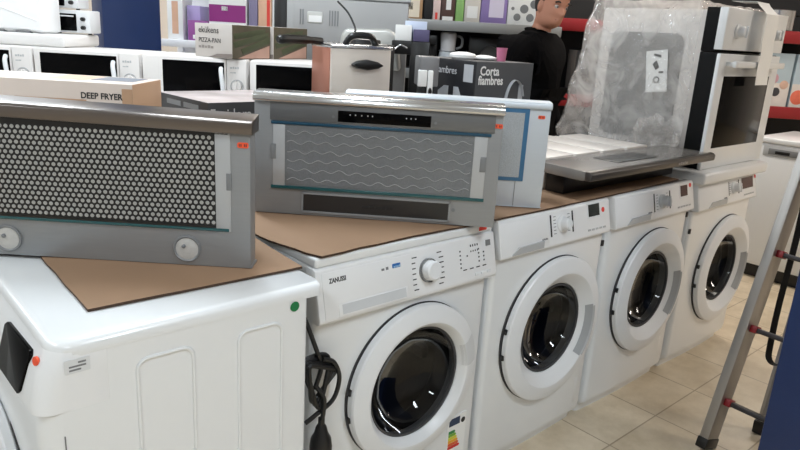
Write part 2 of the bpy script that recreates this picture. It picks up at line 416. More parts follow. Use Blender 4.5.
lab(k.make('program_knob', [GREYP, WPLAST], W1), 'round white knob with grey skirt')
for sx in (-1, 1):
    k = MB()
    for i in range(7):
        zz = .722+i*.0135; q = .05 if 0 < i < 6 else .044
        on1(k, .34+sx*q-.008, .34+sx*q+.008, zz-.0013, zz+.0013, .0008)
    k.make('program_marks', INK, CP1)

k = MB()
for xx, z0, n in ((.462, .745, 5), (.535, .752, 4), (.555, .752, 3)):
    for i in range(n): on1(k, xx-.002, xx+.002, z0+i*.011, z0+i*.011+.004, .0012)
for i in range(4):
    on1(k, .503+i*.009, .506+i*.009, .797, .803, .0012); on1(k, .503+i*.009, .506+i*.009, .783, .787, .0012)
on1(k, .487, .491, .773, .777, .0012)
for i in range(4): on1(k, .47+i*.026, .484+i*.026, .738, .7405, .0012)
k.make('indicator_lights', INK, W1)
k = MB(); on1(k, .566, .584, .79, .806, .002); k.make('display_window', GREYP, W1)
k = MB()
for i in range(3): on1(k, .515+i*.024, .532+i*.024, .716, .724, .0025, 0, .001)
k.make('button_row', WPLAST, W1)
k = MB().box(.545, .575, -.0035, .002, .834, .845); lab(k.make('price_sticker', RED, W1), 'small red sticker')
door(W1, .319, .451, -.008, 'broad')
k = MB().box(.483, .560, -.0062, .003, .115, .268); es = k.make('energy_label', PAPER, W1)
k = MB().box(.488, .532, -.0072, -.005, .238, .262); k.make('label_header', mat('label_navy', (40, 56, 84), .5), es)
k = MB().lathe([(.009, -.0072), (0, -.0072)], (.546, 0, .245), 'y', 20); k.make('label_emblem', INK, es)
cols = [(52, 130, 70), (120, 170, 60), (205, 200, 60), (225, 160, 50), (214, 96, 48), (200, 48, 44)]
for i, cc in enumerate(cols):
    zq = .222-i*.0105
    MB().prism([(.488, zq), (.512+i*.0045, zq), (.516+i*.0045, zq-.0045), (.512+i*.0045, zq-.009), (.488, zq-.009)], -.0072, -.005, 'y').make('label_bar', mat('label_%d' % i, cc, .6), es)
for xx in (.05, .55):
    for yy in (.08, .49): MB().lathe([(.02, 0), (.02, .006), (.012, .008), (.012, .03)], (xx, yy, 0), 'z', 16).make('foot', BLACK, W1)
# bundled power cord hung in the gap left of the machine
def spline(pts, n=8):
    V = [Vector(p) for p in pts]; out = []
    for i in range(len(V)-1):
        a, b, c, d = V[max(i-1, 0)], V[i], V[i+1], V[min(i+2, len(V)-1)]
        for k_ in range(n):
            t = k_/n; out.append(.5*((2*b)+(-a+c)*t+(2*a-5*b+4*c-d)*t*t+(-a+3*b-3*c+d)*t**3))
    out.append(V[-1]); return out
CORD = mat('black_cord', (20, 20, 21), .45)
k = MB()
k.tube(spline([(-.03, .30, .72), (-.035, .05, .68), (-.03, -.005, .62), (-.012, -.03, .545), (.0, -.035, .50), (-.02, -.04, .45)]), .0055)
for j in range(4):
    ph = j*.9; a_ = .045+.006*j; pts = []
    for i in range(28):
        t = 2*PI*i/28
        pts.append((-.012+(.032+.004*j)*math.cos(t+ph*.3)+.01*math.sin(2*t+ph), -.035+.012*math.sin(t+ph)-.004*j, .475+(.062-.006*j)*math.sin(t+ph*.25)+.012*math.cos(2*t+ph)))
    k.tube(pts, .0055, closed=True)
k.tube(spline([(.0, -.04, .52), (.03, -.042, .505), (.048, -.042, .46), (.03, -.045, .41), (-.02, -.045, .385), (-.045, -.04, .37)]), .0055)
k.tube(spline([(-.02, -.04, .46), (-.005, -.055, .43), (-.005, -.055, .39), (-.006, -.05, .37)]), .0055)
cd_ = k.make('power_cord', CORD, W1); cd_.location = (0, 0, .10)
k = MB().tube([(-.006, -.05, .375), (-.006, -.05, .35)], .008, 12)
k.lathe([(.008, .36), (.013, .352), (.017, .335), (.024, .322), (.027, .30), (.026, .285), (.02, .278), (0, .277)], (-.006, -.05, 0), 'z', 20)
k.tube([(.005, -.05, .28), (.005, -.05, .26)], .0024, 8); k.tube([(-.017, -.05, .28), (-.017, -.05, .26)], .0024, 8)
k.make('plug', BLACK, cd_)

# --- the machine turned sideways at the left end
WL = root('washing_machine', 'white washing machine turned side-on at the left end, with green dot sticker on its side', 'washing machine', (-.605, .47, 0), -PI/2)
rings = [plan(.6, .5, .03, .008, .004, .03, 0, .004), plan(.6, .5, .03, .008, .004, .004, .05), plan(.6, .5, .035, .008, .006, 0, .07), plan(.6, .5, .035, .008, .006, 0, .70), plan(.6, .5, .04, .008, .004, .004, .74), plan(.6, .5, .04, .008, 0, .03, .80), plan(.6, .5, .04, .008, 0, .034, .832)]
MB().loft(rings).make('cabinet', WHITE, WL, 30)
rings = [plan(.602, .535, .045, .012, 0, .026, .826), plan(.602, .535, .045, .012, 0, .022, .829), plan(.602, .535, .045, .012, 0, .024, .840), plan(.602, .535, .045, .012, 0, .030, .847, .004), plan(.602, .535, .04, .012, 0, .042, .851, .014)]
o = MB().loft(rings).make('worktop', WHITE, WL, 40); o.location = (-.001, 0, 0)
# slanted front fascia with black display near the right corner
rings = [plan(.6004, .11, .03, .004, .006, -.005, .733), plan(.6004, .11, .035, .004, .006, -.006, .742), plan(.6004, .11, .04, .004, .004, .008, .80), plan(.6004, .11, .042, .004, 0, .022, .832), plan(.6004, .11, .042, .004, 0, .028, .842, .004)]
fa = MB().loft(rings).make('control_panel', WPANEL, WL, 40)
fM = Matrix.Translation((.463, .0020, .780)) @ Matrix.Rotation(-math.radians(15), 4, 'X')
k = MB().prism([(-.09, -.045), (.05, -.04), (.062, -.03), (.074, .036), (.066, .043), (-.075, .040), (-.088, .032)], -.004, .008, 'y', .002, M=fM)
lab(k.make('display', BGLOSS, WL), 'large glossy black display')
k = MB().lathe([(.0075, .002), (.0075, -.002), (0, -.002)], axis='y', seg=20, M=Matrix.Translation((.560, .0115, .815)) @ Matrix.Rotation(-math.radians(10), 4, 'X') @ Matrix.Rotation(math.radians(14), 4, 'Z'))
lab(k.make('price_sticker', ORANGE, WL), 'small orange sticker')
for yc, hw in ((.155+.05, .05), (.345+.047, .047)):          # pressed ribs of the side sheet
    pts = [(.6005, yc-hw, .08)]
    for i in range(7):
        a = PI-PI/2*i/6; pts.append((.6005, yc-hw+.02+.02*math.cos(a), .770+.02*math.sin(a)))
    for i in range(7):
        a = PI/2-PI/2*i/6; pts.append((.6005, yc+hw-.02+.02*math.cos(a), .770+.02*math.sin(a)))
    pts.append((.6005, yc+hw, .08))
    MB().tube(pts, .0035, 8).make('side_rib', WHITE, WL)
MB().box(.599, .6008, .033, .035, .06, .69).make('side_seam', GREYP, WL)
MB().lathe([(.0105, .6015), (0, .6015)], (0, .468, .815), 'x', 24).make('price_sticker', GREEN, WL)['label'] = 'round green sticker'
k = MB().box(.6, .6016, .042, .080, .798, .822); sl = k.make('rating_label', mat('faint_label', (214, 216, 218), .5), WL)
for i, (a, b) in enumerate(((.062, .074), (.048, .074), (.048, .066))): MB().box(.601, .602, a, b, .814-i*.006, .817-i*.006).make('label_line', GINK, sl)
door(WL, .30, .40, -.004, 'deep')
for xx in (.05, .55):
    for yy in (.08, .44): MB().lathe([(.02, 0), (.02, .006), (.012, .008), (.012, .03)], (xx, yy, 0), 'z', 16).make('foot', BLACK, WL)

# ------------------------------------------------------------------ cardboard sheets
def sheet(label, outline, z, th=.005):
    k = MB(); n = len(outline)
    t = bmesh.new()
    A = [t.verts.new((x, y, z)) for x, y in outline]; f = t.faces.new(A)
    bmesh.ops.triangulate(t, faces=[f]); bmesh.ops.subdivide_edges(t, edges=t.edges[:], cuts=3, use_grid_fill=True)
    for v in t.verts: v.co.z += .0016*(1+noise.noise(v.co*7))
    g = bmesh.ops.extrude_face_region(t, geom=t.faces[:])
    for e in g['geom']:
        if isinstance(e, bmesh.types.BMVert): e.co.z += th
    bmesh.ops.recalc_face_normals(t, faces=t.faces)
    k._add(t)
    for fc in k.bm.faces:
        if abs(fc.normal.z) < .5: fc.material_index = 1
    return tag(k.make('cardboard_sheet', [CARD, CARDE]), label, 'cardboard', 'brown cardboard sheets on the machines')
def wob(a, b, n=7, amp=.004):
    return [(a[0]+(b[0]-a[0])*i/n+random.uniform(-amp, amp), a[1]+(b[1]-a[1])*i/n+random.uniform(-amp, amp)) for i in range(n)]
q = [(-.492, -.026), (-.060, -.042), (-.045, .17), (-.06, .44), (-.47, .44), (-.485, .26)]
o_ = []
for a, b in zip(q, q[1:]+q[:1]): o_ += wob(a, b, 4, .002)
sheet('brown cardboard sheet under the perforated hood on the sideways machine', o_, .851)
q = [(.012, -.004), (.30, .004), (.598, -.002), (.598, .50), (.02, .52), (-.03, .2)]
o_ = []
for a, b in zip(q, q[1:]+q[:1]): o_ += wob(a, b, 5, .004)
sheet('brown cardboard sheet under the wavy-filter hood on the machine with the blue badge', o_, .850)
q = [(.612, .0), (1.21, .006), (1.75, .03), (1.75, .5), (.612, .5)]
o_ = []
for a, b in zip(q, q[1:]+q[:1]): o_ += wob(a, b, 6, .003)
sheet('brown cardboard sheet in the shade beneath the flat hood', o_, .850)
CZ = .8585

# ------------------------------------------------------------------ cooker hoods standing on edge
PERFD = mat('perforated_dark', (20, 20, 21), .4)
DOT = mat('perforation_light', (176, 176, 174), .4, .3, var=.12, scale=300)
def price(parent, x, z, w=.022, h=.011, y=-.0006):
    k = MB().prism([(x-w/2, z-h/2+.002), (x-w/2+.002, z-h/2), (x+w/2-.002, z-h/2), (x+w/2, z-h/2+.002), (x+w/2, z+h/2-.002), (x+w/2-.002, z+h/2), (x-w/2+.002, z+h/2), (x-w/2, z+h/2-.002)], y-.0008, y+.002, 'y')
    s_ = lab(k.make('price_sticker', ORANGE, parent), 'small orange price sticker')
    for i in range(5): MB().box(x-w*.36+i*w*.155, x-w*.36+i*w*.155+w*.08, y-.0011, y, z-h*.25, z+h*.25).make('price_digit', INK, s_) if i != 2 else None
    return s_
def hood_body(parent, w, h, mi):
    k = MB().box(0, w, 0, .045, 0, h-.01, .002); k.make('casing', mi, parent)
    k = MB().box(.04, w-.04, .04, .17, .03, h-.04, .006); k.make('motor_housing', STEEL, parent)
    MB().lathe([(.06, .17), (.06, .21), (.054, .21), (.054, .17)], (w/2, 0, h/2), 'y', 32).make('duct_spigot', BLACK, parent)
# 1: perforated filter, left
HA = root('cooker_hood', 'grey steel cooker hood with dotted perforated filter, standing at the far left', 'cooker hood', P(-.905, 1.318, CZ), GRID, 'cooker hoods standing on edge', tilt=(0, 0))
hood_body(HA, .60, .318, STEELD)
k = MB().prism([(-.012, .290), (-.014, .313), (-.006, .317), (.050, .325), (.050, .290)], -.002, .602, 'x', .0015)
o = k.make('front_trim', mat('trim_steel', (112, 105, 101), .28, .8, var=.05, stretch=(.3, 6, 6)), HA)  # the dark reflection on the steel is put into this colour
o.rotation_euler = (0, .016, 0)
MB().box(.02, .557, -.003, .005, .277, .294).make('black_strip', BLACK, HA)  # black strip under the front trim
MB().box(.012, .5305, -.002, .004, .09, .281).make('filter_plate', PERFD, HA)
fp = HA.children[-1]
k = MB(); sp = .0118; row = 0; zz = .096
while zz < .277:
    xx = .018+(sp/2 if row % 2 else 0)
    while xx < .527:
        k.lathe([(.0042, -.0021), (.0036, -.0034), (0, -.0034)], (xx, 0, zz), 'y', 8); xx += sp
    zz += sp*.866; row += 1
o = k.make('perforations', DOT, fp); o['kind'] = 'stuff'
MB().box(.5305, .561, -.003, .004, .078, .282, .001).make('side_strip', mat('strip_grey', (176, 178, 180), .4, .2), HA)
MB().box(.5525, .563, -.004, .004, .165, .200, .001).make('latch', GREYP, HA)
MB().box(.02, .557, -.004, .004, .078, .0845, .001).make('glass_edge', TEAL, HA)
MB().box(.02, .53, -.0035, .004, .084, .090).make('filter_gasket', BLACK, HA)
for lx in (.098, .469):
    lt = MB().lathe([(.029, 0), (.029, -.003), (.026, -.004), (.023, -.001)], (lx, 0, .036), 'y', 36).make('lamp_ring', GREYP, HA)
    MB().lathe([(.024, -.0012), (.016, -.003), (0, -.004)], (lx, 0, .036), 'y', 32).make('lamp_lens', mat('lamp_lens', (186, 185, 182), .4, var=.15, scale=120), lt)
    MB().ball((lx-.006, -.004, .042), .0045).make('lamp_led', GREYP, lt)
price(HA, .586, .258)
MB().box(-.002, .602, .002, .05, -.0, .004).make('bottom_edge', STEELD, HA)
# 2: wavy filter, middle
HB = root('cooker_hood', 'grey steel cooker hood with wavy metal filter and black touch display', 'cooker hood', P(-.397, 1.766, CZ), GRID-math.radians(2.2), 'cooker hoods standing on edge')
hood_body(HB, .648, .322, STEELD)
k = MB().prism([(-.010, .300), (-.013, .306), (-.010, .317), (-.002, .324), (.05, .327), (.05, .300)], -.002, .65, 'x', .002)
k.make('front_trim', CHROME, HB)
MB().box(.042, .628, -.003, .004, .253, .299, .001).make('control_strip', mat('control_grey', (112, 114, 116), .4, .5), HB)
dp = MB().box(.22, .462, -.0042, .004, .258, .287, .001).make('touch_display', BGLOSS, HB)
for q in ((.252, .266, .282, .298, .31), (.398, .41, .422)):
    k = MB()
    for xx in q: k.box(xx-.0014, xx+.0014, -.0052, -.003, .276, .279)
    k.make('display_icons', LGREY, dp)
for xx in (.208, .474): MB().lathe([(.004, -.0045), (0, -.005)], (xx, 0, .27), 'y', 12).make('screw', GREYP, HB)
MB().box(.045, .62, -.005, .004, .243, .251, .001).make('glass_edge', BLUEG, HB)
fl = MB().box(.082, .578, -.002, .004, .083, .242).make('filter_mesh', mat('filter_metal', (118, 121, 124), .42, .4, var=.25, scale=220, bump=.6, bscale=450), HB)
k = MB()
for j in range(6):
    zz = .098+j*.025; pts = []
    for i in range(110):
        xx = .088+i*.485/109; pts.append((xx, -.0028, zz+.0042*math.sin(xx*2*PI/.046+j*1.7)+.0016*math.sin(xx*60+j)))
    k.tube(pts, .0008, 4)
k.make('wave_ridges', mat('ridge_metal', (200, 202, 204), .3, .5), fl)
for a, b, l in ((.05, .082, .048), (.578, .612, .602)):
    sp_ = MB().box(a, b, -.003, .004, .075, .242, .001).make('side_strip', MATS['strip_grey'], HB)
    MB().box(l-.004 if l < .3 else l-.005, l+.010 if l < .3 else l+.011, -.0045, .004, .15, .19, .001).make('latch', GREYP, HB)
MB().box(.045, .615, -.005, .004, .070, .079, .001).make('glass_edge', TEAL, HB)
rc = MB().box(.132, .525, -.0015, .004, .012, .060).make('lower_recess', mat('recess_dark', (62, 62, 63), .3, .7), HB)
k = MB().box(.128, .529, -.004, .004, .008, .013); k.box(.128, .529, -.004, .004, .059, .064); k.box(.128, .133, -.004, .004, .008, .064); k.box(.524, .529, -.004, .004, .008, .064)
k.make('recess_frame', STEELD, rc)
marks(rc, (.293, -.0022, .030), (.018, .012, .014, .01, .016), .010, mat('recess_ink', (28, 28, 29), .5))
MB().lathe([(.005, -.002), (0, -.003)], (.537, 0, .042), 'y', 12).make('screw', GREYP, HB)
price(HB, .635, .272, .024, .011)
# 3: pale hood behind
HC3 = root('cooker_hood', 'pale steel cooker hood with blue-framed fine mesh filter, behind the wavy-filter hood', 'cooker hood', P(-.18, 2.005, CZ), GRID-math.radians(1), 'cooker hoods standing on edge')
hood_body(HC3, .603, .315, STEELW)
MB().prism([(-.006, .296), (-.008, .302), (-.006, .312), (0, .317), (.05, .319), (.05, .296)], -.002, .605, 'x', .002).make('front_trim', STEELW, HC3)
for a, b in ((.07, .295), (.31, .541)):
    fr = MB().box(a, b, -.004, .004, .08, .296, .001).make('filter_frame', BLUEF, HC3)
    MB().box(a+.014, b-.014, -.0052, .004, .092, .284).make('filter_mesh', mat('fine_mesh', (172, 178, 184), .5, .4, var=.5, scale=420), fr)
MB().box(.518, .5195, -.0012, .004, .003, .08).make('panel_seam', GREYP, HC3)
MB().box(-.0, .604, -.001, .004, -.0, .002).make('bottom_edge', STEELW, HC3)
price(HC3, .577, .274, .020, .010)

# ------------------------------------------------------------------ counter and the goods on it
ZC = .93
k = MB().prism([(-2.4, .64), (1.78, .64), (1.78, 1.88), (1.12, 2.75), (-2.4, 2.75)], ZC-.04, ZC, 'z', .004)
CT = root('display_counter', 'long white counter behind the machines, carrying the microwaves and boxes', 'counter', (0, 0, 0))
k.make('counter_top', mat('counter_white', (205, 203, 200), .5), CT)
MB().prism([(-2.3, .72), (1.7, .72), (1.7, 1.85), (1.08, 2.65), (-2.3, 2.65)], 0, ZC-.04, 'z').make('counter_base', LGREY, CT)

def microwave(s, label, w=.418, d=2.85, wm=.028):
    r = root('microwave', label, 'microwave', P(s, d, ZC), GRID, 'white microwaves in a row')
    MB().box(0, w, .012, .33, .008, .275, .006).make('casing', mat('microwave_white', (222, 218, 215), .4, var=.02), r)
    dr = MB().box(.002, w*.80, -.006, .014, .012, .272, .004).make('door', MATS['microwave_white'], r)
    MB().box(wm, w*.785, -.008, .0, .035, .258, .002).make('window', BGLOSS, dr)
    k = MB(); pts = [(w*.755, -.008, .235), (w*.765, -.026, .215), (w*.785, -.032, .15), (w*.785, -.028, .075), (w*.775, -.008, .05)]
    k.tube(spline(pts, 4), .009, 8); lab(k.make('door_handle', WPLAST, dr), 'curved white handle')
    cp = MB().box(w*.805, w-.002, -.005, .014, .012, .272, .004).make('control_panel', MATS['microwave_white'], r)
    for z in (.165, .075):
        k = MB().lathe([(.027, -.004), (.027, -.008), (.024, -.008)], (w*.905, 0, z), 'y', 32); k.lathe([(.021, -.006), (.019, -.02), (0, -.021)], (w*.905, 0, z), 'y', 32, mi=1); k.box(w*.905-.003, w*.905+.003, -.025, -.01, z-.018, z+.018, .001, 1)
        k.make('knob', [LGREY, MATS['microwave_white']], cp)
    marks(cp, (w*.84, -.0052, .235), (.008, .006, .008, .006), .009, LGREY); marks(cp, (w*.84, -.0052, .217), (.012, .01), .005, LGREY)
    for x in (.03, w-.03):
        for y in (.04, .3): MB().lathe([(.012, 0), (.012, .01)], (x, y, 0), 'z', 12).make('foot', BLACK, r)
    return r
microwave(-2.0, 'white microwave at the far left edge, only its round dial side showing', .44)
microwave(-1.555, 'white microwave with curved handle, below the white wrapped panel and left of the blue pillar', .44)
microwave(-1.105, 'white microwave under the grey pizza pan box', .435, wm=.085)
microwave(-.66, 'white microwave directly left of the steel deep fryer', .43)

# flat boxes and cartons
def carton(name, label, cat, loc, rz, w, dep, h, face, side=None, top=None, group=None, bev=.0015):
    r = root(name, label, cat, loc, rz, group)
    k = MB().box(0, w, 0, dep, 0, h, bev)
    for f in k.bm.faces:
        if abs(f.normal.x) > .7: f.material_index = 1
        elif f.normal.z > .7: f.material_index = 2
    k.make('box_body', [face, side or face, top or face], r); return r
# deep fryer box (left)
KR = mat('kraft_white', (214, 200, 190), .55, var=.05); KB = mat('kraft_brown', (186, 150, 120), .6, var=.05)
b = carton('deep_fryer_box', 'pale brown deep fryer carton lying behind the perforated hood', 'box', P(-1.25, 1.88, ZC), GRID, .49, .22, .238, KR, KB, KR)
pr = MB().box(.46, .4895, -.0008, .002, .10, .225).make('printed_band', KB, b); MB().box(.16, .36, -.0008, .002, .10, .19).make('printed_photo', KB, b)
text('DEEP FRYER', .0235, (.345, -.001, .194), INK, b, sx=.93, bold=.0005)
k = MB().box(.34, .46, .08, .2, .2375, .2388); lab(k.make('printed_photo', mat('print_grey', (120, 124, 132), .5), b), 'grey printed picture on the lid')
k = MB().box(.22, .33, .06, .2, .2375, .2386); k.make('printed_photo', mat('print_peach', (216, 176, 150), .5), b)
# black fryer box, reflections painted into the lid colour
b = carton('fryer_box', 'black carton with reflections painted on its lid, between the perforated hood and the microwaves', 'box', P(-.605, 2.06, ZC), GRID+math.radians(44), .36, .35, .180, mat('black_print', (46, 45, 46), .4), MATS['black_print'], mat('lid_reflection', (196, 184, 182), .25, var=.35, scale=9))
text('Freidora e', .050, (.006, -.001, .126), mat('pale_print', (190, 188, 186), .5), b, sx=.85)
for i in range(2): MB().box(-.0012, .002, .06+i*.12, .16+i*.12, .150, .166).make('printed_tab', GREYP, b)
# pizza pan boxes
PZ = mat('box_greige', (194, 187, 181), .6); FOOD = mat('print_food', (78, 70, 54), .45, var=.6, scale=16)
ROLL1 = mat('print_roll', (62, 68, 42), .5, var=.35, scale=30); PINK = mat('print_pink', (176, 140, 124), .5, var=.2, scale=14)
def pizza(loc, label, wr=.2):
    th = math.radians(-31)
    b = carton('pizza_pan_box', label, 'box', loc, GRID+th, .215, .225, .135, PZ, FOOD, PZ, 'pizza pan boxes on the microwaves')
    text('ekükens', .036, (.022, -.001, .098), INK, b); text('PIZZA-PAN', .026, (.022, -.001, .060), INK, b); marks(b, (.022, -.001, .036), (.014, .016, .012, .016, .014), .012, mat('print_faint', (146, 138, 133), .6))
    MB().prism([(.08, .002), (.13, .016), (.213, .02), (.213, .002)], -.0008, .002, 'y').make('printed_pan', mat('print_taupe', (128, 118, 112), .6), b)  # printed pan in flat grey-brown
    s_ = MB().box(.2145, .2155, .003, .222, .003, .132).make('printed_picture', FOOD, b)
    for j, (y0, z0, y1, z1) in enumerate(((.004, .100, .19, .126), (.004, .066, .21, .112), (.05, .040, .218, .092))):
        k = MB(); k.prism([(y0, z0), (y0+.01, z0-.022), (y1, z1-.026), (y1+.004, z1), ], .2153, .2162+j*.0004, 'x', .0002); k.make('printed_roll', ROLL1, s_)
    k = MB().prism([(.03, .003), (.218, .003), (.218, .056), (.14, .034)], .2153, .2166, 'x'); k.make('printed_table', PINK, s_)
    return b
p0 = P(-.905, 2.92, ZC+.2755); pizza(p0, 'grey pizza pan carton on the second microwave, its lettered end facing out')
th = GRID+math.radians(-31)
pizza(p0+Vector((-math.sin(th), math.cos(th), 0))*.235+Vector((math.cos(th), math.sin(th), 0))*.01, 'second pizza pan carton behind the lettered one, showing only its food picture')

# steel deep fryer
FT = math.radians(27)
DF = root('deep_fryer', 'stainless steel deep fryer with brown reflection painted on its side and black lid handle', 'deep fryer', P(-.280, 2.455, ZC), GRID+FT)
SIDE_REFL = mat('brown_reflection', (186, 126, 106), .35, .5)
MB().box(.0, .238, .0, .20, .1, .36, .008, seg=3).make('body', mat('fryer_steel', (224, 216, 207), .34, .3, var=.04, stretch=(.4, 4, 4)), DF)
MB().box(-.003, .003, .006, .194, .1, .355, .002).make('side_reflection', SIDE_REFL, DF)  # thin plate coloured as a brown reflection on the steel side
MB().box(.006, .23, .006, .194, 0, .1).make('base', BLACK, DF)
k = MB().box(-.004, .242, -.005, .205, .352, .366, .004); k.make('lid', CHROME, DF); ld = DF.children[-1]
k = MB().tube(spline([(.065, .03, .365), (.078, .02, .39), (.10, .018, .400), (.15, .018, .400), (.168, .02, .39), (.185, .03, .365)], 4), .012, 10); k.make('lid_handle', BLACK, ld)
k = MB().prism([(.072, .298), (.095, .312), (.135, .318), (.175, .311), (.2, .298), (.175, .286), (.135, .280), (.095, .286)], -.028, .0, 'y', .006); k.make('front_handle', BLACK, DF)
k = MB().tube(spline([(-.0, .10, .372), (-.05, .085, .374), (-.13, .06, .375), (-.18, .045, .372)], 4), [.013]*5+[.016]*7+[.011], 10); k.make('basket_handle', BLACK, DF)
k = MB()
for i in range(5): k.tube([(.005+i*.016, .1-.01*i, .372), (.012+i*.016, .1-.01*i, .372)], .003, 6)
k.make('basket_wire', CHROME, DF)
k = MB().box(.175, .29, .21, .29, .0, .385, .006); k.make('control_unit', BLACK, DF)
k = MB().box(.245, .30, .10, .205, .0, .37, .006); k.make('element_housing', BLACK, DF)
k = MB().tube(spline([(.13, .10, .412), (.145, .14, .43), (.14, .2, .48), (.12, .26, .52)], 6), .004, 6); k.make('power_cord', CORD, DF)

# grey back of a big appliance
AB = root('cooker', 'grey metal back of a large cooker standing behind the deep fryer, slotted near its top', 'cooker', P(-.60, 3.36, ZC), GRID)
GM = mat('zinc_sheet', (160, 160, 160), .45, .4, var=.05); GM2 = mat('zinc_pale', (192, 192, 188), .4, .4)
MB().box(0, .58, 0, .5, 0, .56, .006).make('body', GM, AB)
MB().box(.035, .58, -.010, .0, .18, .55, .004).make('back_plate', GM, AB)
k = MB().box(.10, .175, -.013, .0, .438, .492, .004); k.make('vent_frame', GM2, AB); MB().box(.108, .17, -.0145, .0, .444, .474).make('opening', PAPER, AB)
for q in ((.065, .078), (.205, .218, .231, .244)):
    k = MB()
    for x in q: k.box(x, x+.005, -.0125, .0, .43, .50)
    k.make('vent_slots', GREYP, AB)
k = MB().prism([(.25, .24), (.27, .40), (.29, .425), (.50, .432), (.54, .40), (.56, .24)], -.075, 0, 'y', .02, seg=4); k.make('fan_cover', GM2, AB)
MB().box(.30, .58, -.013, 0, .40, .405).make('fold_line', GM2, AB)
MB().box(-.06, 0, .0, .45, .0, .56, .004).make('door_edge', BLACK, AB)
MB().box(-.01, .59, -.012, .5, .556, .572, .004).make('top_edge', LGREY, AB)

# slicer box
SB = carton('slicer_box', 'dark grey food slicer carton with white lettering, behind the pale hood', 'box', P(.268, 2.76, ZC), GRID+math.radians(35), .315, .38, .325, mat('box_slate', (62, 64, 68), .5, var=.14, scale=5), mat('box_black', (32, 32, 36), .5), mat('box_top', (88, 88, 90), .5))
WINK = mat('white_ink', (226, 226, 226), .5)
text('Corta', .050, (.020, -.001, .272), WINK, SB, sx=.85, bold=.0012); text('fiambres', .050, (.014, -.001, .235), WINK, SB, sx=.78, bold=.0012)
k = MB()
for a0, r1 in ((0, 0),):
    pts = [(.165+.05*1.0+.05*math.cos(t), -.002, .155+.100*math.sin(t)) for t in [math.radians(x) for x in range(20, 200, 10)]]
    k.tube(pts+[(.165, -.002, .06)], .014, 8, flat=.12)
k.box(.235, .30, -.0015, .002, .06, .14); k.box(.24, .265, -.0018, .002, .14, .235)
k.make('printed_slicer', mat('print_pale', (176, 178, 182), .5, var=.2), SB)
sd_ = MB().box(-.0012, .002, .004, .376, .004, .32).make('printed_side', MATS['box_black'], SB)
text('Cortafiambres', .042, (-.0022, .365, .266), mat('pale_ink', (200, 200, 204), .5), sd_, (PI/2, 0, -PI/2))
for q in (0, 1, 2, 3, 4):
    k = MB()
    if q == 0: k.box(-.0022, .001, .016, .075, .24, .31)
    elif q == 1: k.prism([(.24, .15), (.24, .19), (.20, .215), (.17, .215), (.17, .15)], -.0022, .001, 'x')
    elif q == 2: k.prism([(.08, .15), (.08, .175), (.105, .215), (.135, .215), (.135, .15)], -.0022, .001, 'x')
    elif q == 3: k.box(-.0022, .001, .19, .24, .05, .10)
    else: k.box(-.0022, .001, .09, .14, .05, .10)
    k.make('printed_view', MATS['print_pale'], sd_)
# pink cup on the slicer box
# white appliance with knobs beside it
TO = root('sandwich_toaster', 'small white appliance with black knobs and grey top, between deep fryer and slicer carton', 'toaster', P(.044, 2.76, ZC), GRID+math.radians(8))
TO.scale = (.60, .8, 1.30)
MB().box(.0, .13, .01, .19, .165, .255, .006).make('top_cover', mat('toaster_grey', (128, 128, 130), .4, .4), TO)
MB().box(.02, .11, .02, .18, .0, .17, .004).make('body', BLACK, TO)
MB().box(.055, .092, -.004, .02, .03, .215, .006).make('control_panel', PAPER, TO)
for z in (.15, .06): MB().lathe([(.013, -.004), (.011, -.018), (0, -.019)], (.074, 0, z), 'y', 20).make('knob', BLACK, TO)
MB().box(.098, .13, -.002, .02, .02, .105, .004).make('side_block', PAPER, TO)
MB().box(-.01, .05, -.002, .02, .165, .215, .004).make('handle', PAPER, TO)

# small boxes stacked on a tall black coffee machine
CB = root('coffee_machine', 'tall black coffee machine directly right of the deep fryer', 'coffee machine', P(.0, 3.13, ZC), GRID)
MB().box(.0, .088, .0, .13, .0, .384, .006).make('body', BLACK, CB); MB().box(-.085, .004, .0, .13, .325, .384, .004).make('brew_head', BLACK, CB); MB().box(-.085, .0, .0, .13, 0, .03, .003).make('drip_tray', GREYP, CB)
k = MB().tube(spline([(-.07, -.004, .345), (-.045, -.007, .365), (-.015, -.006, .352)], 5), .005, 8); lab(k.make('trim', CHROME, CB), 'curved chrome trim')
zq = ZC+.3845
carton('small_box', 'small white carton with a grey print, on the black coffee machine', 'box', P(-.072, 3.145, zq), GRID, .074, .05, .068, PAPER, group='small boxes near the deep fryer')
carton('small_box', 'small dark purple carton beside the little white one', 'box', P(.010, 3.140, zq), GRID, .072, .05, .052, mat('box_purple', (84, 78, 112), .5), group='small boxes near the deep fryer')
carton('small_box', 'pale blue carton standing behind the little purple one', 'box', P(-.03, 3.20, zq), GRID, .10, .05, .088, mat('box_ice', (196, 206, 226), .5), group='small boxes near the deep fryer')

# white goods stacked on the microwaves at the left
ZM = ZC+.2755
XW = mat('wrap_white', (248, 249, 250), .35, var=.02)
o = tag(MB().box(-.62, .0, 0, .34, 0, .052, .012, seg=3).make('foam_tray', mat('foam_white', (228, 226, 224), .6, bump=.15, bscale=40), loc=P(-1.46, 2.92, ZM)), 'long low white packing tray on top of the left microwaves', 'tray'); o.rotation_euler = (0, 0, GRID)
ZT = ZM+.0525
WP = root('wrapped_appliance', 'white wrapped appliance with a faint crossed panel, at the top left corner', 'appliance', P(-2.16, 2.95, ZT), GRID)
MB().box(0, .60, .008, .16, .004, .29, .012, seg=3).make('body', XW, WP)
fpn = MB().box(.01, .59, -.002, .012, .014, .28, .006).make('front_panel', XW, WP)
k = MB()
for a, b in (((.02, .24), (.58, .05)), ((.02, .05), (.58, .24))):
    L_ = math.hypot(b[0]-a[0], b[1]-a[1]); an = math.atan2(b[1]-a[1], b[0]-a[0])
    k.prism([(0, -.004), (L_, -.004), (L_, .004), (0, .004)], -.0045, .0, 'y', .0015, M=Matrix.Translation((a[0], 0, a[1])) @ Matrix.Rotation(-an, 4, 'Y'))
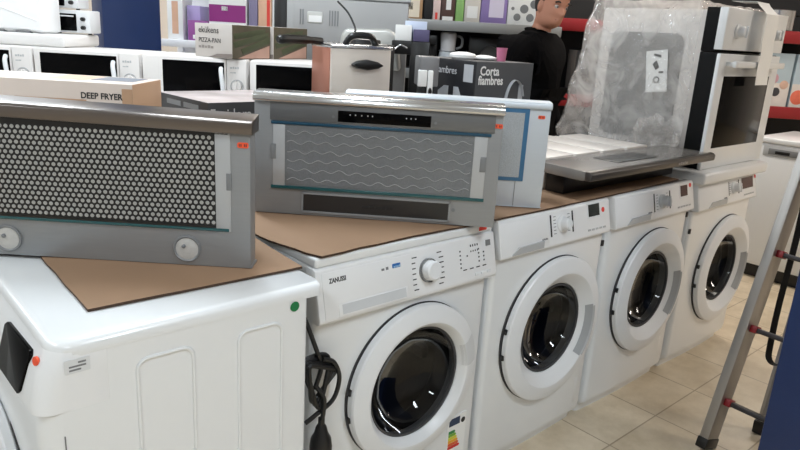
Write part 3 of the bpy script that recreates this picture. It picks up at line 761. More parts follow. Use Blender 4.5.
k.make('crossed_crease', XW, fpn)
k = MB()
for i in range(5): k.box(.04+i*.11, .10+i*.11, .0, .03, .0, .008, .002)
k.make('foot_strip', GREYP, WP)
for i, (s_, z_) in enumerate(((-1.637, 0), (-1.685, .106))):
    m_ = root('mini_oven', ['lower small white mini oven with two black knobs, left of the blue pillar', 'upper small white mini oven with one black knob in view, on top of the other'][i], 'mini oven', P(s_, 3.14, ZT+z_), GRID, 'mini ovens by the blue pillar')
    m_.scale = (.85, .85, .75)
    MB().box(0, .225, .0, .13, .008, .14, .008).make('body', WPLAST, m_)
    MB().box(.02, .155, -.006, .0, .02, .118, .003).make('door', BGLOSS, m_)
    MB().tube([(.03, -.014, .104), (.145, -.014, .104)], .004, 8).make('door_handle', WPLAST, m_.children[-1])
    for z in (.04, .09): MB().lathe([(.012, -.0), (.011, -.014), (0, -.015)], (.19, 0, z), 'y', 20).make('knob', BLACK, m_)
    for x in (.03, .195): MB().lathe([(.01, 0), (.01, .01)], (x, .06, 0), 'z', 12).make('foot', BLACK, m_)

# ------------------------------------------------------------------ bright shelf beyond the microwaves (left of centre)
SHW = mat('shelf_white', (232, 232, 236), .5)
def gondola(name, label, s0, s1, d, levels, dep, back, shelf, edge, h=2.1, rz=0.0, lip=.04, cat='shelf unit'):
    r = root(name, label, cat, P(s0, d, 0), GRID+rz)
    w = s1-s0
    MB().box(0, w, dep, dep+.03, 0, h).make('back_panel', back, r)
    for x in (0, w): MB().box(x-.02, x+.02, dep-.03, dep+.03, 0, h, .003).make('upright', edge, r)
    for z in levels:
        sh = MB().box(.01, w-.01, .01, dep, z-.03, z, .002).make('shelf', shelf, r)
        MB().box(.005, w-.005, -.012, .012, z-lip, z+.006, .004).make('shelf_edge', edge, sh)
    return r
gondola('shelf_unit', 'bright white shelf unit right of the blue pillar', -1.60, -.78, 4.45, [.5, .9, 1.22, 1.78], .4, SHW, SHW, SHW, 2.2)
PURP = mat('box_violet', (150, 84, 150), .5, var=.08); LILAC = mat('box_lilac', (176, 160, 206), .5); MAG = mat('box_magenta', (142, 40, 122), .5); PEACH = mat('box_peach', (222, 178, 150), .5, var=.2, scale=12)
GS = 'packaged goods on the bright shelf'
def onshelf(s, d, z, w, dep, h, m, label, name='carton', bands=(), grp=GS, rz=0):
    b = carton(name, label, 'box', P(s, d, z+.0005), GRID+rz, w, dep, h, m, group=grp)
    for x0, x1, z0, z1, mm in bands: MB().box(x0, x1, -.0012, .002, z0, z1).make('printed_band', mm, b)
    return b
onshelf(-1.57, 4.50, 1.22, .10, .2, .26, PAPER, 'white and peach carton next to the blue pillar', bands=((.03, .07, .04, .24, PEACH),))
onshelf(-1.455, 4.54, 1.22, .085, .2, .22, LILAC, 'pale lilac carton on the bright shelf')
onshelf(-1.43, 4.475, 1.22, .12, .06, .13, PURP, 'purple carton with white mark, low on the bright shelf', bands=((.03, .06, .015, .04, PAPER),))
onshelf(-1.30, 4.50, 1.22, .24, .2, .3, PAPER, 'white carton with a broad magenta band', bands=((.0, .235, .13, .235, MAG), (.01, .15, .075, .115, LILAC), (.18, .225, .06, .105, MAG), (.08, .12, .2, .225, PAPER)))
onshelf(-1.045, 4.50, 1.22, .055, .2, .3, mat('box_grey_violet', (128, 120, 150), .5), 'narrow grey violet carton on the bright shelf')
onshelf(-.985, 4.50, 1.22, .085, .2, .3, PEACH, 'peach carton with red lettering on the bright shelf', bands=((.055, .075, .1, .28, RED),))
onshelf(-.895, 4.50, 1.22, .19, .2, .3, PAPER, 'plain bright white carton at the right end of the bright shelf')

# ------------------------------------------------------------------ grey shelf with small goods, behind the fryer
SHG = mat('shelf_grey', (150, 152, 152), .4, .4); DARKB = mat('shelf_dark', (24, 24, 26), .7)
gondola('shelf_unit', 'grey shelf unit with dark lower bay, behind the deep fryer and slicer carton', -.52, .92, 4.3, [.45, .8, 1.135, 1.43], .42, DARKB, DARKB, SHG, 2.1, lip=.055)
GT = 'cartons along the top of the grey shelf'; zt = 1.43; dd = 4.36
onshelf(-.50, dd, zt, .12, .2, .2, mat('box_cream2', (190, 184, 176), .5), 'beige carton at the left end of the grey shelf', grp=GT)
onshelf(-.36, dd, zt, .07, .2, .22, LILAC, 'narrow pale blue carton on the grey shelf', bands=((.005, .065, .06, .1, PAPER),), grp=GT)
onshelf(-.285, dd, zt, .165, .2, .24, mat('box_plum', (66, 48, 60), .4, var=.4, scale=14), 'dark plum carton with a red streak on the grey shelf', bands=((.11, .125, .0, .13, RED), (.02, .07, .01, .05, PAPER)), grp=GT)
onshelf(-.11, dd, zt, .17, .2, .22, mat('box_tan', (176, 140, 104), .5), 'tan bordered cream carton on the grey shelf', bands=((.018, .152, .015, .2, mat('box_cream', (232, 220, 200), .5)), (.06, .11, .06, .1, mat('print_olive', (120, 124, 104), .5))), grp=GT)
onshelf(.07, dd, zt, .05, .2, .16, DARKB, 'small black carton next to the tan bordered one', grp=GT)
onshelf(.125, dd, zt, .045, .2, .2, mat('box_blush', (224, 200, 194), .5), 'narrow blush carton on the grey shelf', bands=((.015, .03, .01, .05, RED),), grp=GT)
onshelf(.175, dd, zt, .085, .2, .22, mat('box_umber', (84, 60, 52), .5, var=.5, scale=20), 'brown patterned carton on the grey shelf', bands=((.01, .075, .004, .03, PAPER), (.03, .06, .07, .15, PAPER)), grp=GT)
onshelf(.265, dd, zt, .05, .2, .2, mat('box_lime', (140, 186, 110), .5), 'lime green carton on the grey shelf', grp=GT)
onshelf(.32, dd, zt, .095, .2, .2, mat('box_bone', (208, 202, 194), .5), 'bone coloured carton next to the lime one', bands=((.015, .08, .03, .1, PAPER),), grp=GT)
onshelf(.42, dd, zt, .16, .2, .22, mat('box_mauve', (142, 122, 178), .5), 'mauve carton with pale window on the grey shelf', bands=((.05, .14, .04, .2, mat('print_lilac', (214, 206, 226), .5)),), grp=GT)
cb = onshelf(.585, dd, zt, .24, .2, .24, PAPER, 'white carton printed with grey pans, beside the person', grp=GT)
k = MB()
for x, z, r_ in ((.06, .05, .022), (.10, .10, .026), (.14, .05, .024), (.16, .13, .026), (.20, .08, .022), (.03, .10, .010), (.19, .03, .014)): k.lathe([(r_, -.001), (r_*.6, -.0016), (0, -.0016)], (x, 0, z), 'y', 20)
k.make('printed_pans', GREYP, cb)
# dark bay
zl = 1.135
CM = root('coffee_machine', 'black coffee machine with silver spout in the dark bay, left of the silver jug blender', 'coffee machine', P(.02, 4.36, zl+.0005), GRID)
MB().box(0, .15, .04, .25, 0, .21, .008).make('body', BLACK, CM); MB().box(.01, .14, -.03, .05, .15, .21, .006).make('brew_head', BLACK, CM); MB().box(.01, .14, -.04, .05, 0, .03, .004).make('drip_tray', GREYP, CM)
MB().tube([(.085, -.02, .15), (.085, -.02, .11)], .006, 8).make('spout', CHROME, CM)
for i in range(3): MB().lathe([(.008, -.03), (.007, -.036), (0, -.037)], (.02+.005*i, 0, .165+i*.016), 'y', 12).make('button', CHROME, CM)
FLK = root('blender', 'silver two-part jug blender standing in the dark bay', 'blender', P(.235, 4.40, zl+.0005), GRID)
MB().lathe([(0, 0), (.056, 0), (.058, .01), (.054, .09), (.05, .115), (.058, .12)], seg=36).make('base', STEELW, FLK)
MB().lathe([(.05, .118), (.046, .13), (.05, .205), (.05, .225), (.044, .232), (0, .232)], seg=36).make('jug', mat('jug_grey', (196, 196, 198), .3), FLK)
MB().tube(spline([(.05, 0, .215), (.085, 0, .2), (.085, 0, .15), (.05, 0, .135)], 5), .008, 8).make('handle', GREYP, FLK)
KN = root('kitchen_machine', 'black kitchen machine with a round grey dish, in the dark bay behind the slicer carton', 'kitchen machine', P(.37, 4.40, zl+.0005), GRID)
MB().box(0, .24, .05, .25, 0, .22, .01).make('body', BLACK, KN); MB().lathe([(.062, .04), (.06, .035), (.045, .042), (0, .044)], (.14, 0, .10), 'y', 36).make('dial', mat('dial_grey', (84, 84, 84), .4), KN)
DS = [(.215, 3.02, 'oval white dish standing on the slicer carton'), (.0, 0, '')]
zs = ZC+.3255
o = tag(MB().lathe([(0, 0), (.045, 0), (.055, .008), (.056, .018), (.05, .024), (.02, .03), (0, .03)], seg=36).make('white_dish', PAPER, loc=P(.222, 2.925, zs)), 'round white dish upside down on the left end of the slicer carton', 'dish', 'white dishes on the slicer carton')
o = tag(MB().lathe([(0, 0), (.045, 0), (.055, .006), (.055, .012), (.02, .02), (0, .02)], seg=36).make('white_dish', PAPER, loc=P(.32, 2.99, zs)), 'lower white dish beside the pink cup on the slicer carton', 'dish', 'white dishes on the slicer carton')
o = tag(MB().lathe([(0, 0), (.018, 0), (.022, .045), (.024, .055), (.021, .055), (.017, .006), (0, .005)], seg=24).make('pink_cup', mat('pink_plastic', (190, 110, 140), .4), loc=P(.388, 2.955, zs)), 'small pink cup on the slicer carton', 'cup')

# ------------------------------------------------------------------ dark shelf unit with red edges at the right
REDP = mat('red_paint', (142, 24, 30), .4)
gr = gondola('shelf_unit', 'black shelf unit with red shelf edges, at the right behind the oven', .99, 3.2, 4.75, [.5, 1.0, 1.50], .45, DARKB, DARKB, REDP, 2.2, lip=.075)
ICE = mat('print_sky', (176, 192, 200), .5, var=.1, scale=4)
def icebox(s, lbl):
    b = onshelf(s, 4.80, 1.0, .34, .25, .36, ICE, lbl, grp='dessert maker boxes on the red-edged shelf')
    k = MB(); k.box(.0, .34, -.0012, .002, .0, .16); k.make('printed_table', mat('print_plate', (214, 206, 198), .5, var=.2, scale=12), b)
    for i, (x, z, r_, cc) in enumerate(((.05, .07, .05, (222, 110, 84)), (.12, .17, .028, (170, 130, 140)), (.17, .11, .034, (90, 92, 88)), (.22, .19, .036, (196, 150, 160)), (.25, .10, .03, (60, 60, 64)), (.30, .15, .03, (206, 170, 150)), (.14, .05, .03, (220, 190, 170)), (.08, .22, .02, (50, 46, 60)))):
        MB().lathe([(r_, -.0012), (r_*.8, -.003), (0, -.0034)], (x, 0, z), 'y', 24).make('printed_dessert', mat('print_dessert_%d' % i, cc, .5, var=.15, scale=40), b)
    return b
icebox(2.30, 'sky blue carton printed with desserts, directly right of the oven door'); icebox(2.66, 'second sky blue dessert carton at the right edge of the frame')
pt = root('pot', 'silver pot on the upper red-edged shelf', 'pot', P(2.52, 4.92, 1.5005), GRID)
MB().lathe([(0, 0), (.10, 0), (.112, .012), (.112, .14), (.118, .144), (.112, .146)], seg=40).make('body', CHROME, pt)
MB().tube(spline([(.11, 0, .11), (.15, -.02, .115), (.15, .02, .115), (.11, .03, .11)], 4), .007, 8).make('handle', BLACK, pt)
for s_ in (1.15, 1.55, 1.95): onshelf(s_, 4.82, 1.0, .33, .25, .30, mat('box_charcoal', (40, 38, 40), .5), 'charcoal carton on the red-edged shelf behind the oven', grp='charcoal cartons on the red-edged shelf')

# ------------------------------------------------------------------ flat hood, white grooved unit and wrapped oven
FH = root('cooker_hood', 'wide slim stainless hood lying flat across the machines in front of the wrapped oven', 'cooker hood', (1.01, -.03, .8590), 0)
MB().box(.05, .80, .12, .195, 0, .07, .004).make('motor_housing', BLACK, FH)  # coloured black to stand in for the shade under the plate
MB().prism([(.0, .078), (.0, .098), (.012, .102), (.20, .104), (.20, .07), (.02, .07)], 0, .845, 'x', .002).make('canopy', mat('smoked_plate', (142, 138, 134), .2, .3, var=.12, scale=5), FH)
k = MB().prism([(-.012, .074), (-.014, .094), (-.004, .103), (.012, .104), (.012, .072)], -.004, .862, 'x', .003); k.make('front_trim', mat('dark_trim', (84, 80, 77), .3, .6), FH)
MB().box(.25, .52, .05, .15, .103, .1052, .001).make('printed_label', mat('plate_dark', (66, 66, 66), .2, .4), FH)
marks(FH, (.56, -.0145, .080), (.012, .010, .012, .008, .014), .011, mat('trim_letter', (170, 168, 164), .4))
WG = root('white_hood', 'white grooved appliance lying flat behind the wide stainless hood', 'appliance', (1.06, .172, .8590), 0)
MB().box(0, .70, 0, .34, 0, .095, .006).make('body', mat('warm_grey_plastic', (176, 170, 164), .45), WG)
for i in range(4):
    MB().box(.012+i*.172, .012+i*.172+.156, .008, .332, .094, .108, .003).make('top_panel', mat('warm_white', (208, 202, 196), .4), WG)

OV = root('oven', 'white built-in oven with black glass door, standing on the farthest machine', 'oven', (1.90, .02, .8790), 0)
ow, od, oh = .60, .55, .635
OVM = mat('oven_zinc', (214, 209, 205), .5, .25, var=.04)
MB().box(.012, ow-.012, .085, od, .02, oh-.01, .004).make('carcass', OVM, OV)
car = OV.children[-1]
rr = lambda y0, y1, z0, z1, r_: [(cy+r_*math.cos(math.radians(a)), cz+r_*math.sin(math.radians(a))) for cy, cz, a0 in ((y1-r_, z1-r_, 0), (y0+r_, z1-r_, 90), (y0+r_, z0+r_, 180), (y1-r_, z0+r_, 270)) for a in range(a0, a0+91, 15)]
MB().prism(rr(.16, .495, .09, .53, .035), .006, .014, 'x', .003).make('pressed_panel', mat('oven_zinc_dark', (136, 134, 132), .5, .3, var=.04), car)
MB().box(.01, ow-.01, .012, .09, 0, .465, .003).make('door_core', mat('matt_black', (10, 10, 11), .7, spec=.2), OV)
MB().box(.01, ow-.01, .03, .09, .468, oh, .003).make('panel_core', MATS['matt_black'], OV)
dr = MB().box(0, ow, 0, .016, .0, .462, .003).make('door', WHITE, OV)
MB().box(.06, ow-.085, -.002, .01, .085, .375, .002).make('door_window', BGLOSS, dr)
k = MB().box(.05, ow-.05, -.045, -.028, .41, .436, .006); k.box(.06, .085, -.035, .004, .414, .432, .003); k.box(ow-.085, ow-.06, -.035, .004, .414, .432, .003); k.make('door_handle', WHITE, dr)
cp = MB().box(0, ow, 0, .034, .476, oh, .003).make('control_panel', WHITE, OV)
for x in (.11, .47):
    k = MB().lathe([(.028, 0), (.028, -.006), (.022, -.01), (.02, -.034), (0, -.036)], (x, 0, .548), 'y', 28); k.box(x-.004, x+.004, -.042, -.03, .526, .57, .002); k.make('knob', WPLAST, cp)
rings = []
for y, z in ((.10, .0385), (.04, .0375), (-.0, .0365), (-.008, .025), (-.046, -.01), (-.052, -.05), (-.048, -.11), (-.053, -.17), (-.050, -.23), (-.054, -.29)):
    rings.append([(.24, y, oh+z), (.37, y+.003, oh+z), (.37, y+.0018, oh+z-.0012), (.24, y-.0012, oh+z-.0012)])
o = tag(MB().loft(rings).make('paper_strip', PAPER, loc=(1.90, .02, .8790)), 'white paper strip laid over the oven top and hanging down its front', 'paper')

# loose plastic film around the oven: side, back and top, crumpled
FILM = see_through('plastic_film', (.98, .98, .98), .10, .03, .5, (242, 238, 234), .30, bump=.5)
t = bmesh.new(); nu, nv = 70, 60
path = [(-.010, .10), (-.016, .30), (-.022, .50), (-.01, .585), (.08, .60), (.30, .60), (.56, .60), (.622, .52), (.622, .12)]
pl = spline([(a, b, 0) for a, b in path], 9); grid = []
for i in range(len(pl)):
    col_ = []
    for j in range(nv+1):
        v = j/nv; z = .045+v*(oh-.023)
        p = Vector((pl[i].x, pl[i].y, z))
        sh = 1-.10*v**3; c0 = Vector((.28, .35, 0)); q = c0+(Vector((p.x, p.y, 0))-c0)*1.0
        amp = .010+.018*max(0, 1-v*2.5)+.014*max(0, (p.y-.45)/.3)
        nzv = noise.noise(Vector((p.x*7, p.y*7, z*5)))+.6*abs(noise.noise(Vector((p.x*16+5, p.y*16, z*13))))
        lean = -.03*(1-v)*max(0, (p.y-.3)/.3)
        off = Vector((p.x-.28, p.y-.36, 0)).normalized()*(abs(nzv)*amp*1.3)
        col_.append(t.verts.new((p.x+off.x+lean, p.y+off.y+.10*(1-v)*max(0, (p.y-.4)/.2), z+.006*noise.noise(p*9))))
    grid.append(col_)
for a, b in zip(grid, grid[1:]):
    for j in range(nv): t.faces.new((a[j], b[j], b[j+1], a[j+1]))
k = MB(); k._add(t)
# crumpled top
t = bmesh.new(); rows = []
for i in range(30):
    rows.append([t.verts.new((-.008+.64*j/29, .10+.50*i/29, oh+.018+.016*abs(noise.noise(Vector((j*.23, i*.25, 3)))))) for j in range(30)])
for a, b in zip(rows, rows[1:]):
    for j in range(29): t.faces.new((a[j], a[j+1], b[j+1], b[j]))
k._add(t)
film = tag(k.make('plastic_film', FILM, ang=60, loc=(1.90, .02, .8790)), 'crumpled clear plastic film wrapped around the oven', 'plastic film')
# crumple of film at the foot of the side
t = bmesh.new(); bmesh.ops.create_icosphere(t, subdivisions=5, radius=1)
for v in t.verts:
    n_ = noise.noise(v.co*2.2)+.6*noise.noise(v.co*5)
    v.co *= 1+.55*n_; v.co.x *= .02; v.co.y *= .09; v.co.z *= .085
k = MB(); k._add(t); k.make('film_crumple', see_through('film_thick', (.95, .95, .95), .1, .08, .5, (226, 220, 214), .28, bump=1), film, 20, loc=(-.052, .20, .10))
k = MB().box(-.0, .0012, -.047, .047, -.07, .10); k2 = k.make('label_sheet', PAPER, OV); k2.location = (-.006, .25, .36); k2.rotation_euler = (math.radians(-8), 0, 0)
k = MB()
for y_, z_, r_ in ((.0, -.02, .014),): k.lathe([(r_, -.0012), (r_*.65, -.0012), (r_*.65, .0), (r_, 0)], (0, y_, z_), 'x', 20)
k.prism([(-.012, .03), (.0, .06), (.018, .045), (.004, .02)], -.0012, 0, 'x'); k.prism([(-.02, .068), (.012, .08), (.012, .088), (-.02, .08)], -.0012, 0, 'x'); k.box(-.0012, 0, -.03, -.01, .006, .014)
k.make('printed_symbols', INK, k2)

# ------------------------------------------------------------------ dishwasher at the end of the aisle
DW = root('dishwasher', 'white dishwasher at the end of the aisle, with grey recessed handle and dark toe space', 'dishwasher', (3.5, .42, 0), -PI/2)
MB().box(0, .6, .03, .6, .08, .84, .006).make('cabinet', WHITE, DW); MB().box(-.004, .604, -.006, .6, .84, .872, .008, seg=3).make('worktop', WHITE, DW)
dr = MB().box(.002, .598, 0, .032, .105, .838, .004).make('door', WHITE, DW)
k = MB().box(.05, .42, -.003, .004, .765, .826, .004); k.make('handle_recess', LGREY, dr); MB().box(.08, .40, -.005, .003, .774, .812, .004).make('handle', GREYP, dr)
k = MB().box(.12, .20, -.0065, .0, .782, .80, .001); k.make('display', BLACK, dr)
MB().box(.01, .59, .05, .09, 0, .1).make('toe_plate', BLACK, DW); MB().box(.004, .596, .02, .05, .085, .1).make('kick_strip', WHITE, DW)

# ------------------------------------------------------------------ ladder and strap
ALU = mat('aluminium', (168, 164, 160), .38, .8, var=.08, stretch=(6, 6, .3))
LD = root('step_ladder', 'aluminium step ladder with red-capped rungs beside the blue pillar', 'ladder', (1.400, -.392, 0), math.radians(-94), None, (0, 0))
LT = math.radians(17)
LM = Matrix.Rotation(-LT, 4, 'X')
LW = .205
for x in (0, LW):
    k = MB(); k.box(x-.016, x+.016, -.042, .042,   .03, 1.72, .003, M=LM); s_ = k.make('stile', ALU, LD)
    k = MB(); k.box(x-.019, x+.019, -.046, .046, .012, .05, .004, M=LM); k.make('foot', BLACK, s_)
for i in range(6):
    z = .19+i*.27
    k = MB(); k.box(.014, LW-.014, -.016, .016, z-.008, z+.008, .003, M=LM); rg = k.make('rung', mat('rung_dark', (60, 56, 56), .4, .5), LD)
    for x in (.026, LW-.026):
        k = MB(); k.box(x-.012, x+.012, -.02, .02, z-.012, z+.013, .004, M=LM); lab(k.make('rung_cap', REDP, rg), 'red plastic rung cap')
tp = LM @ Vector((0, 0, 1.70))
for x in (.055, LW-.055):       # the rear legs stand close behind
    k = MB(); k.tube([(x, .29, .03), (x, tp.y+.03, tp.z)], .016, 8); s_ = k.make('rear_leg', ALU, LD)
    k = MB(); k.box(x-.02, x+.02, .268, .312, 0, .05, .004); k.make('foot', BLACK, s_)
k = MB(); k.box(-.02, LW+.02, tp.y-.05, tp.y+.08, tp.z-.01, tp.z+.03, .006); k.make('top_cap', BLACK, LD)
ST = mat('black_webbing', (16, 16, 17), .7, bump=.3, bscale=300)
def ribbon(pts, half, th, side):
    """a flat strap along pts, its width along the vector side"""
    P_ = [Vector(p) for p in pts]; rings = []; S = Vector(side).normalized()
    for i in range(len(P_)):
        d = (P_[min(i+1, len(P_)-1)]-P_[max(i-1, 0)]).normalized(); n = d.cross(S).normalized()
        rings.append([tuple(P_[i]+S*a*half+n*b*th) for a, b in ((-1, -1), (1, -1), (1, 1), (-1, 1))])
    return rings
def lad(x, y, z):       # a point of the ladder in the world
    return LD.matrix_basis @ (LM @ Vector((x, y, z)))
bpy.context.view_layer.update()
sd0 = (lad(.1, 0, 0)-lad(0, 0, 0)).normalized()
dn = Vector((0, 0, -1)); zr = 1.0
pts = [lad(.035, .022, zr-.004), lad(.035, .018, zr+.0115), lad(.035, .0, zr+.0115), lad(.035, -.019, zr+.0115), lad(.035, -.0225, zr-.004)]
base = pts[-1]
for i in range(1, 11): pts.append(base+dn*.064*i+sd0*.004*math.sin(i*.6))
bt = pts[-1]
for a in range(20, 181, 20): pts.append(bt+sd0*.027*(1-math.cos(math.radians(a)))+dn*.034*math.sin(math.radians(a)))
e_ = pts[-1]; x1 = .035+.054
for i in range(1, 11): pts.append(e_-dn*.064*i+sd0*.004*math.sin(i*.7))
pts += [lad(x1, -.0225, zr-.004), lad(x1, -.019, zr+.0115), lad(x1, 0, zr+.0115), lad(x1, .018, zr+.0115), lad(x1, .022, zr-.004)]
vd = Vector((.75, -.66, 0)).normalized()
k = MB().loft(ribbon(pts, .011, .0016, vd)); tag(k.make('strap', ST), 'black webbing strap hanging in a loop from the ladder', 'strap')

# ------------------------------------------------------------------ the person
SKIN = mat('skin', (188, 132, 108), .55, var=.06, scale=20)
CLOTH = mat('black_jacket', (10, 9, 10), 1.0, spec=.1, var=.2, bump=.2, bscale=30)
TROU = mat('dark_trousers', (30, 32, 40), .85); SHOE = mat('dark_shoe', (24, 22, 22), .5); HAIR = mat('dark_hair', (26, 22, 20), .6, var=.3, scale=60, bump=.5, bscale=120)
def skin_mesh(name, V, E_, R_, rootv, sub=2):
    me = bpy.data.meshes.new(name); me.from_pydata(V, E_, []); me.update()
    o = bpy.data.objects.new(name, me); COL.objects.link(o)
    o.modifiers.new('s', 'SKIN'); sv = me.skin_vertices[0].data
    for i, r_ in enumerate(R_): sv[i].radius = r_ if isinstance(r_, tuple) else (r_, r_); sv[i].use_root = (i == rootv)
    m = o.modifiers.new('u', 'SUBSURF'); m.levels = sub; m.render_levels = sub
    return applied(o)
PE = root('person', 'person in a black jacket walking past the shelves, head turned down to the right', 'person', P(.662, 3.84, 0), GRID-math.radians(36))
PE.scale = (1.0, 1.0, .998)
def chain(pts):
    V, E_, R_ = [], [], []
    for p in pts: V.append(p[0]); R_.append(p[1])
    return V, [(i, i+1) for i in range(len(pts)-1)], R_
V = [(0, 0, .90), (-.005, 0, 1.02), (.0, 0, 1.16), (.015, 0, 1.28), (.035, 0, 1.36), (.05, 0, 1.42), (.062, 0, 1.47)]
E_ = [(i, i+1) for i in range(6)]; R_ = [(.13, .15), (.115, .135), (.12, .145), (.115, .15), (.07, .085), (.05, .05), (.048, .048)]
def limb(start, pts):
    i = start
    for p, r_ in pts: V.append(p); R_.append(r_); E_.append((i, len(V)-1)); i = len(V)-1
    return i
for sg in (1, -1):
    limb(0, [((.0, sg*.09, .82), .085), ((.03+.05*sg, sg*.095, .48), .058), ((.0+.03*sg, sg*.095, .26), .052), ((-.03+.08*sg, sg*.095, .09), .04), ((.02+.08*sg, sg*.1, .05), .04), ((.12+.08*sg, sg*.105, .035), .03)])
    w_ = limb(3, [((.02, sg*.15, 1.34), .062), ((.0, sg*.205, 1.29), .055), ((-.02, sg*.235, 1.06), .044), ((.10, sg*.215, .88), .034), ((.125, sg*.21, .845), .027)])
    h_ = limb(w_, [((.15, sg*.205, .81), .026)])
    for f_, (dy, ln) in enumerate(((-.024, .068), (-.008, .078), (.008, .074), (.022, .06))):
        limb(h_, [((.165, sg*.205+dy, .785), .0095), ((.178+ln*.2, sg*.205+dy*1.05, .785-ln*.5), .0085), ((.172+ln*.1, sg*.205+dy, .785-ln), .0075)])
    limb(w_, [((.155, sg*.185, .825), .011), ((.182, sg*.175, .80), .0095), ((.196, sg*.172, .775), .008)])
bo = skin_mesh('body', V, E_, R_, 0)
# head: rings of a face profile, neck upwards
hr = []
prof = [(.000, .045, .050, .046), (.012, .066, .058, .056), (.03, .086, .066, .064), (.05, .090, .074, .068), (.066, .088, .080, .070), (.085, .093, .085, .072), (.105, .092, .090, .074), (.118, .088, .094, .0755), (.135, .094, .098, .077), (.16, .092, .100, .077), (.185, .082, .095, .071), (.205, .062, .078, .056), (.218, .036, .048, .034), (.223, .006, .008, .006)]
for z, fx, bx, ry in prof:
    ring = []
    for i in range(32):
        a = 2*PI*i/32; c_, s_ = math.cos(a), math.sin(a)
        x = (fx if c_ > 0 else bx)*c_; y = ry*s_*(1 if c_ < 0 else (1-.10*c_))
        if .062 < z < .12 and c_ > .96: x += {.066: .012, .085: .024, .105: .012, .118: .004}.get(z, 0)*(1 if c_ > .99 else .35)
        if abs(z-.118) < .001 and .80 < c_ < .96: x -= .007
        if abs(z-.05) < .001 and c_ > .93: x += .005
        ring.append((x, y, z))
    hr.append(ring)
HT = Matrix.Translation((.062, 0, 1.43)) @ Matrix.Rotation(math.radians(14), 4, 'Y') @ Matrix.Rotation(math.radians(-24), 4, 'Z')
k = MB(); k.bm.from_mesh(bo.data); k.loft(hr, M=HT @ Matrix.Translation((.012, 0, 0)))
for sg in (1, -1): k.ball((0, 0, 0), 1, (.017, .008, .031)); bmesh.ops.transform(k.bm, matrix=HT @ Matrix.Translation((.008, sg*.078, .10)), verts=k.bm.verts[-len([1]):][:0] if False else [v for v in k.bm.verts if v.co.length < 1.2 and abs(v.co.x) < .018 and abs(v.co.y) < .009 and abs(v.co.z) < .032])
k.tube([HT @ Vector((-.01, 0, .03)), Vector((.05, 0, 1.41))], .052, 16)
bpy.data.objects.remove(bo)
bmesh.ops.recalc_face_normals(k.bm, faces=k.bm.faces[:])
bo = k.make('body', SKIN, PE, 80)
m = bo.modifiers.new('r', 'REMESH'); m.mode = 'VOXEL'; m.voxel_size = .006; m.use_smooth_shade = True
par = bo.parent; bo.parent = None; applied(bo); bo.parent = par
bm_ = bmesh.new(); bm_.from_mesh(bo.data); seen, isl = set(), []
for v in bm_.verts:
    if v in seen: continue
    st_, grp_ = [v], []; seen.add(v)
    while st_:
        a_ = st_.pop(); grp_.append(a_)
        for e_ in a_.link_edges:
            b_ = e_.other_vert(a_)
            if b_ not in seen: seen.add(b_); st_.append(b_)
    isl.append(grp_)
isl.sort(key=len)
for g_ in isl[:-1]: bmesh.ops.delete(bm_, geom=g_, context='VERTS')
bm_.to_mesh(bo.data); bm_.free()
bo.data.materials.clear(); bo.data.materials.append(SKIN)
for sg in (1, -1):
    k = MB().ball((0, 0, 0), .011).ball((.0075, 0, 0), .0055, mi=1); bmesh.ops.transform(k.bm, matrix=HT @ Matrix.Translation((.083, sg*.031, .117)), verts=k.bm.verts); k.make('eye', [mat('eye_white', (200, 194, 188), .3), INK], PE)
k = MB().tube(spline([(.0, -.022, 0), (.008, -.008, .001), (.008, .008, .001), (.0, .022, 0)], 4), .0035, 8); bmesh.ops.transform(k.bm, matrix=HT @ Matrix.Translation((.093, 0, .053)), verts=k.bm.verts); k.make('lips', mat('lip_skin', (150, 88, 80), .5), PE)
for sg in (1, -1):
    k = MB().tube(spline([(.0, -.022, .0), (.006, -.004, .007), (.0, .022, .002)], 4), .004, 8); bmesh.ops.transform(k.bm, matrix=HT @ Matrix.Translation((.092, sg*.034, .137)), verts=k.bm.verts); k.make('eyebrow', HAIR, PE)
k = MB(); t = bmesh.new(); bmesh.ops.create_uvsphere(t, u_segments=40, v_segments=24, radius=1)
for v in t.verts:
    x, y, z = v.co; r_ = 1+.04*noise.noise(v.co*6)
    v.co = Vector((x*(.108 if x < 0 else .100), y*.086, z*.105))*r_
bmesh.ops.delete(t, geom=[v for v in t.verts if (v.co.x > .03 and v.co.z < .035) or v.co.z < -.075 or (v.co.x > -.01 and v.co.z < .0)], context='VERTS')
bmesh.ops.solidify(t, geom=t.faces[:], thickness=.012)
k._add(t, 0, HT @ Matrix.Translation((.012, 0, .128))); k.make('hair', HAIR, PE, 60)
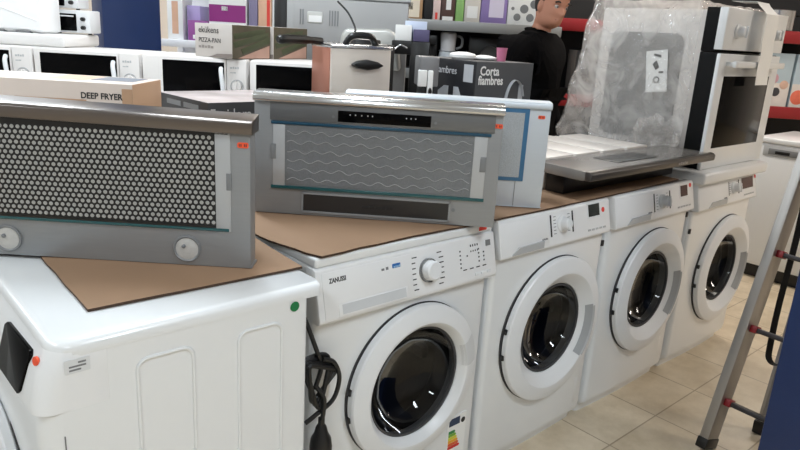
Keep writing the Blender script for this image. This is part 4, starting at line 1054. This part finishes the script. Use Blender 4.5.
# clothes follow the body
V = [(0, 0, .84), (0, 0, .92), (-.005, 0, 1.04), (.0, 0, 1.17), (.012, 0, 1.28), (.03, 0, 1.36), (.046, 0, 1.415)]; E_ = [(i, i+1) for i in range(6)]
R_ = [(.175, .195), (.17, .19), (.165, .185), (.165, .195), (.155, .19), (.10, .115), (.078, .076)]
for sg in (1, -1): limb(4, [((.02, sg*.155, 1.335), .092), ((.0, sg*.217, 1.285), .088), ((-.02, sg*.245, 1.06), .074), ((.095, sg*.217, .89), .05), ((.108, sg*.214, .87), .05)])
j = skin_mesh('jacket', V, E_, R_, 1); j.data.materials.append(CLOTH); j.parent = PE
V = [(0, 0, .95), (0, 0, .88)]; E_ = [(0, 1)]; R_ = [(.14, .155), (.14, .16)]
for sg in (1, -1): limb(1, [((.0, sg*.09, .80), .10), ((.03+.05*sg, sg*.095, .48), .074), ((.0+.03*sg, sg*.095, .26), .066), ((-.03+.08*sg, sg*.095, .085), .06)])
j = skin_mesh('trousers', V, E_, R_, 0); j.data.materials.append(TROU); j.parent = PE
for sg in (1, -1):
    k = MB(); rings = []
    for x, w_, h_ in ((-.07, .028, .06), (-.05, .038, .085), (.0, .042, .09), (.06, .045, .07), (.13, .046, .05), (.18, .034, .04), (.20, .015, .025)):
        rings.append([(x, w_*math.cos(2*PI*i/16), max(0, h_/2+h_/2*math.sin(2*PI*i/16))) for i in range(16)])
    k.loft(rings); j = k.make('shoe', SHOE, PE, 50); j.location = (-.03+.08*sg, sg*.097, .0)

# ------------------------------------------------------------------ ceiling lights
LAMP = mat('tube_glow', (255, 250, 240), .5, emit=(255, 250, 242), estr=3.0)
def ceiling_light(x, y, pw, col=(1, .96, .92)):
    r = root('ceiling_light', 'long white ceiling light fitting above the shop floor', 'ceiling light', (x, y, HC-.001), 0, 'ceiling lights in rows')
    MB().box(-.14, .14, -.66, .66, -.07, 0, .006).make('housing', WPLAST, r)
    for q in (-.06, .06): MB().tube([(q, -.6, -.085), (q, .6, -.085)], .014, 12).make('lamp_tube', LAMP, r)
    l = bpy.data.lights.new('ceiling_lamp', 'AREA'); l.shape = 'RECTANGLE'; l.size = .24; l.size_y = 1.2; l.energy = pw; l.color = col
    lo = bpy.data.objects.new('ceiling_lamp', l); COL.objects.link(lo); lo.parent = r; lo.location = (0, 0, -.11)
for x in (-2.6, .2, 3.0, 5.8):
    for y in (-2.2, 1.0, 3.6, 6.2):
        warm = x > 1.5
        ceiling_light(x, y, 38 if warm else (48 if y < 0 else 40), (1, .93, .85) if warm else (.83, .925, 1))
w = bpy.data.worlds.new('world'); scene.world = w; w.use_nodes = True
w.node_tree.nodes['Background'].inputs[0].default_value = (.5, .5, .5, 1); w.node_tree.nodes['Background'].inputs[1].default_value = .08
scene.view_settings.view_transform = 'Standard'; scene.view_settings.look = 'None'
scene.view_settings.exposure = 0.12; scene.view_settings.gamma = 1; scene.view_settings.use_curve_mapping = False
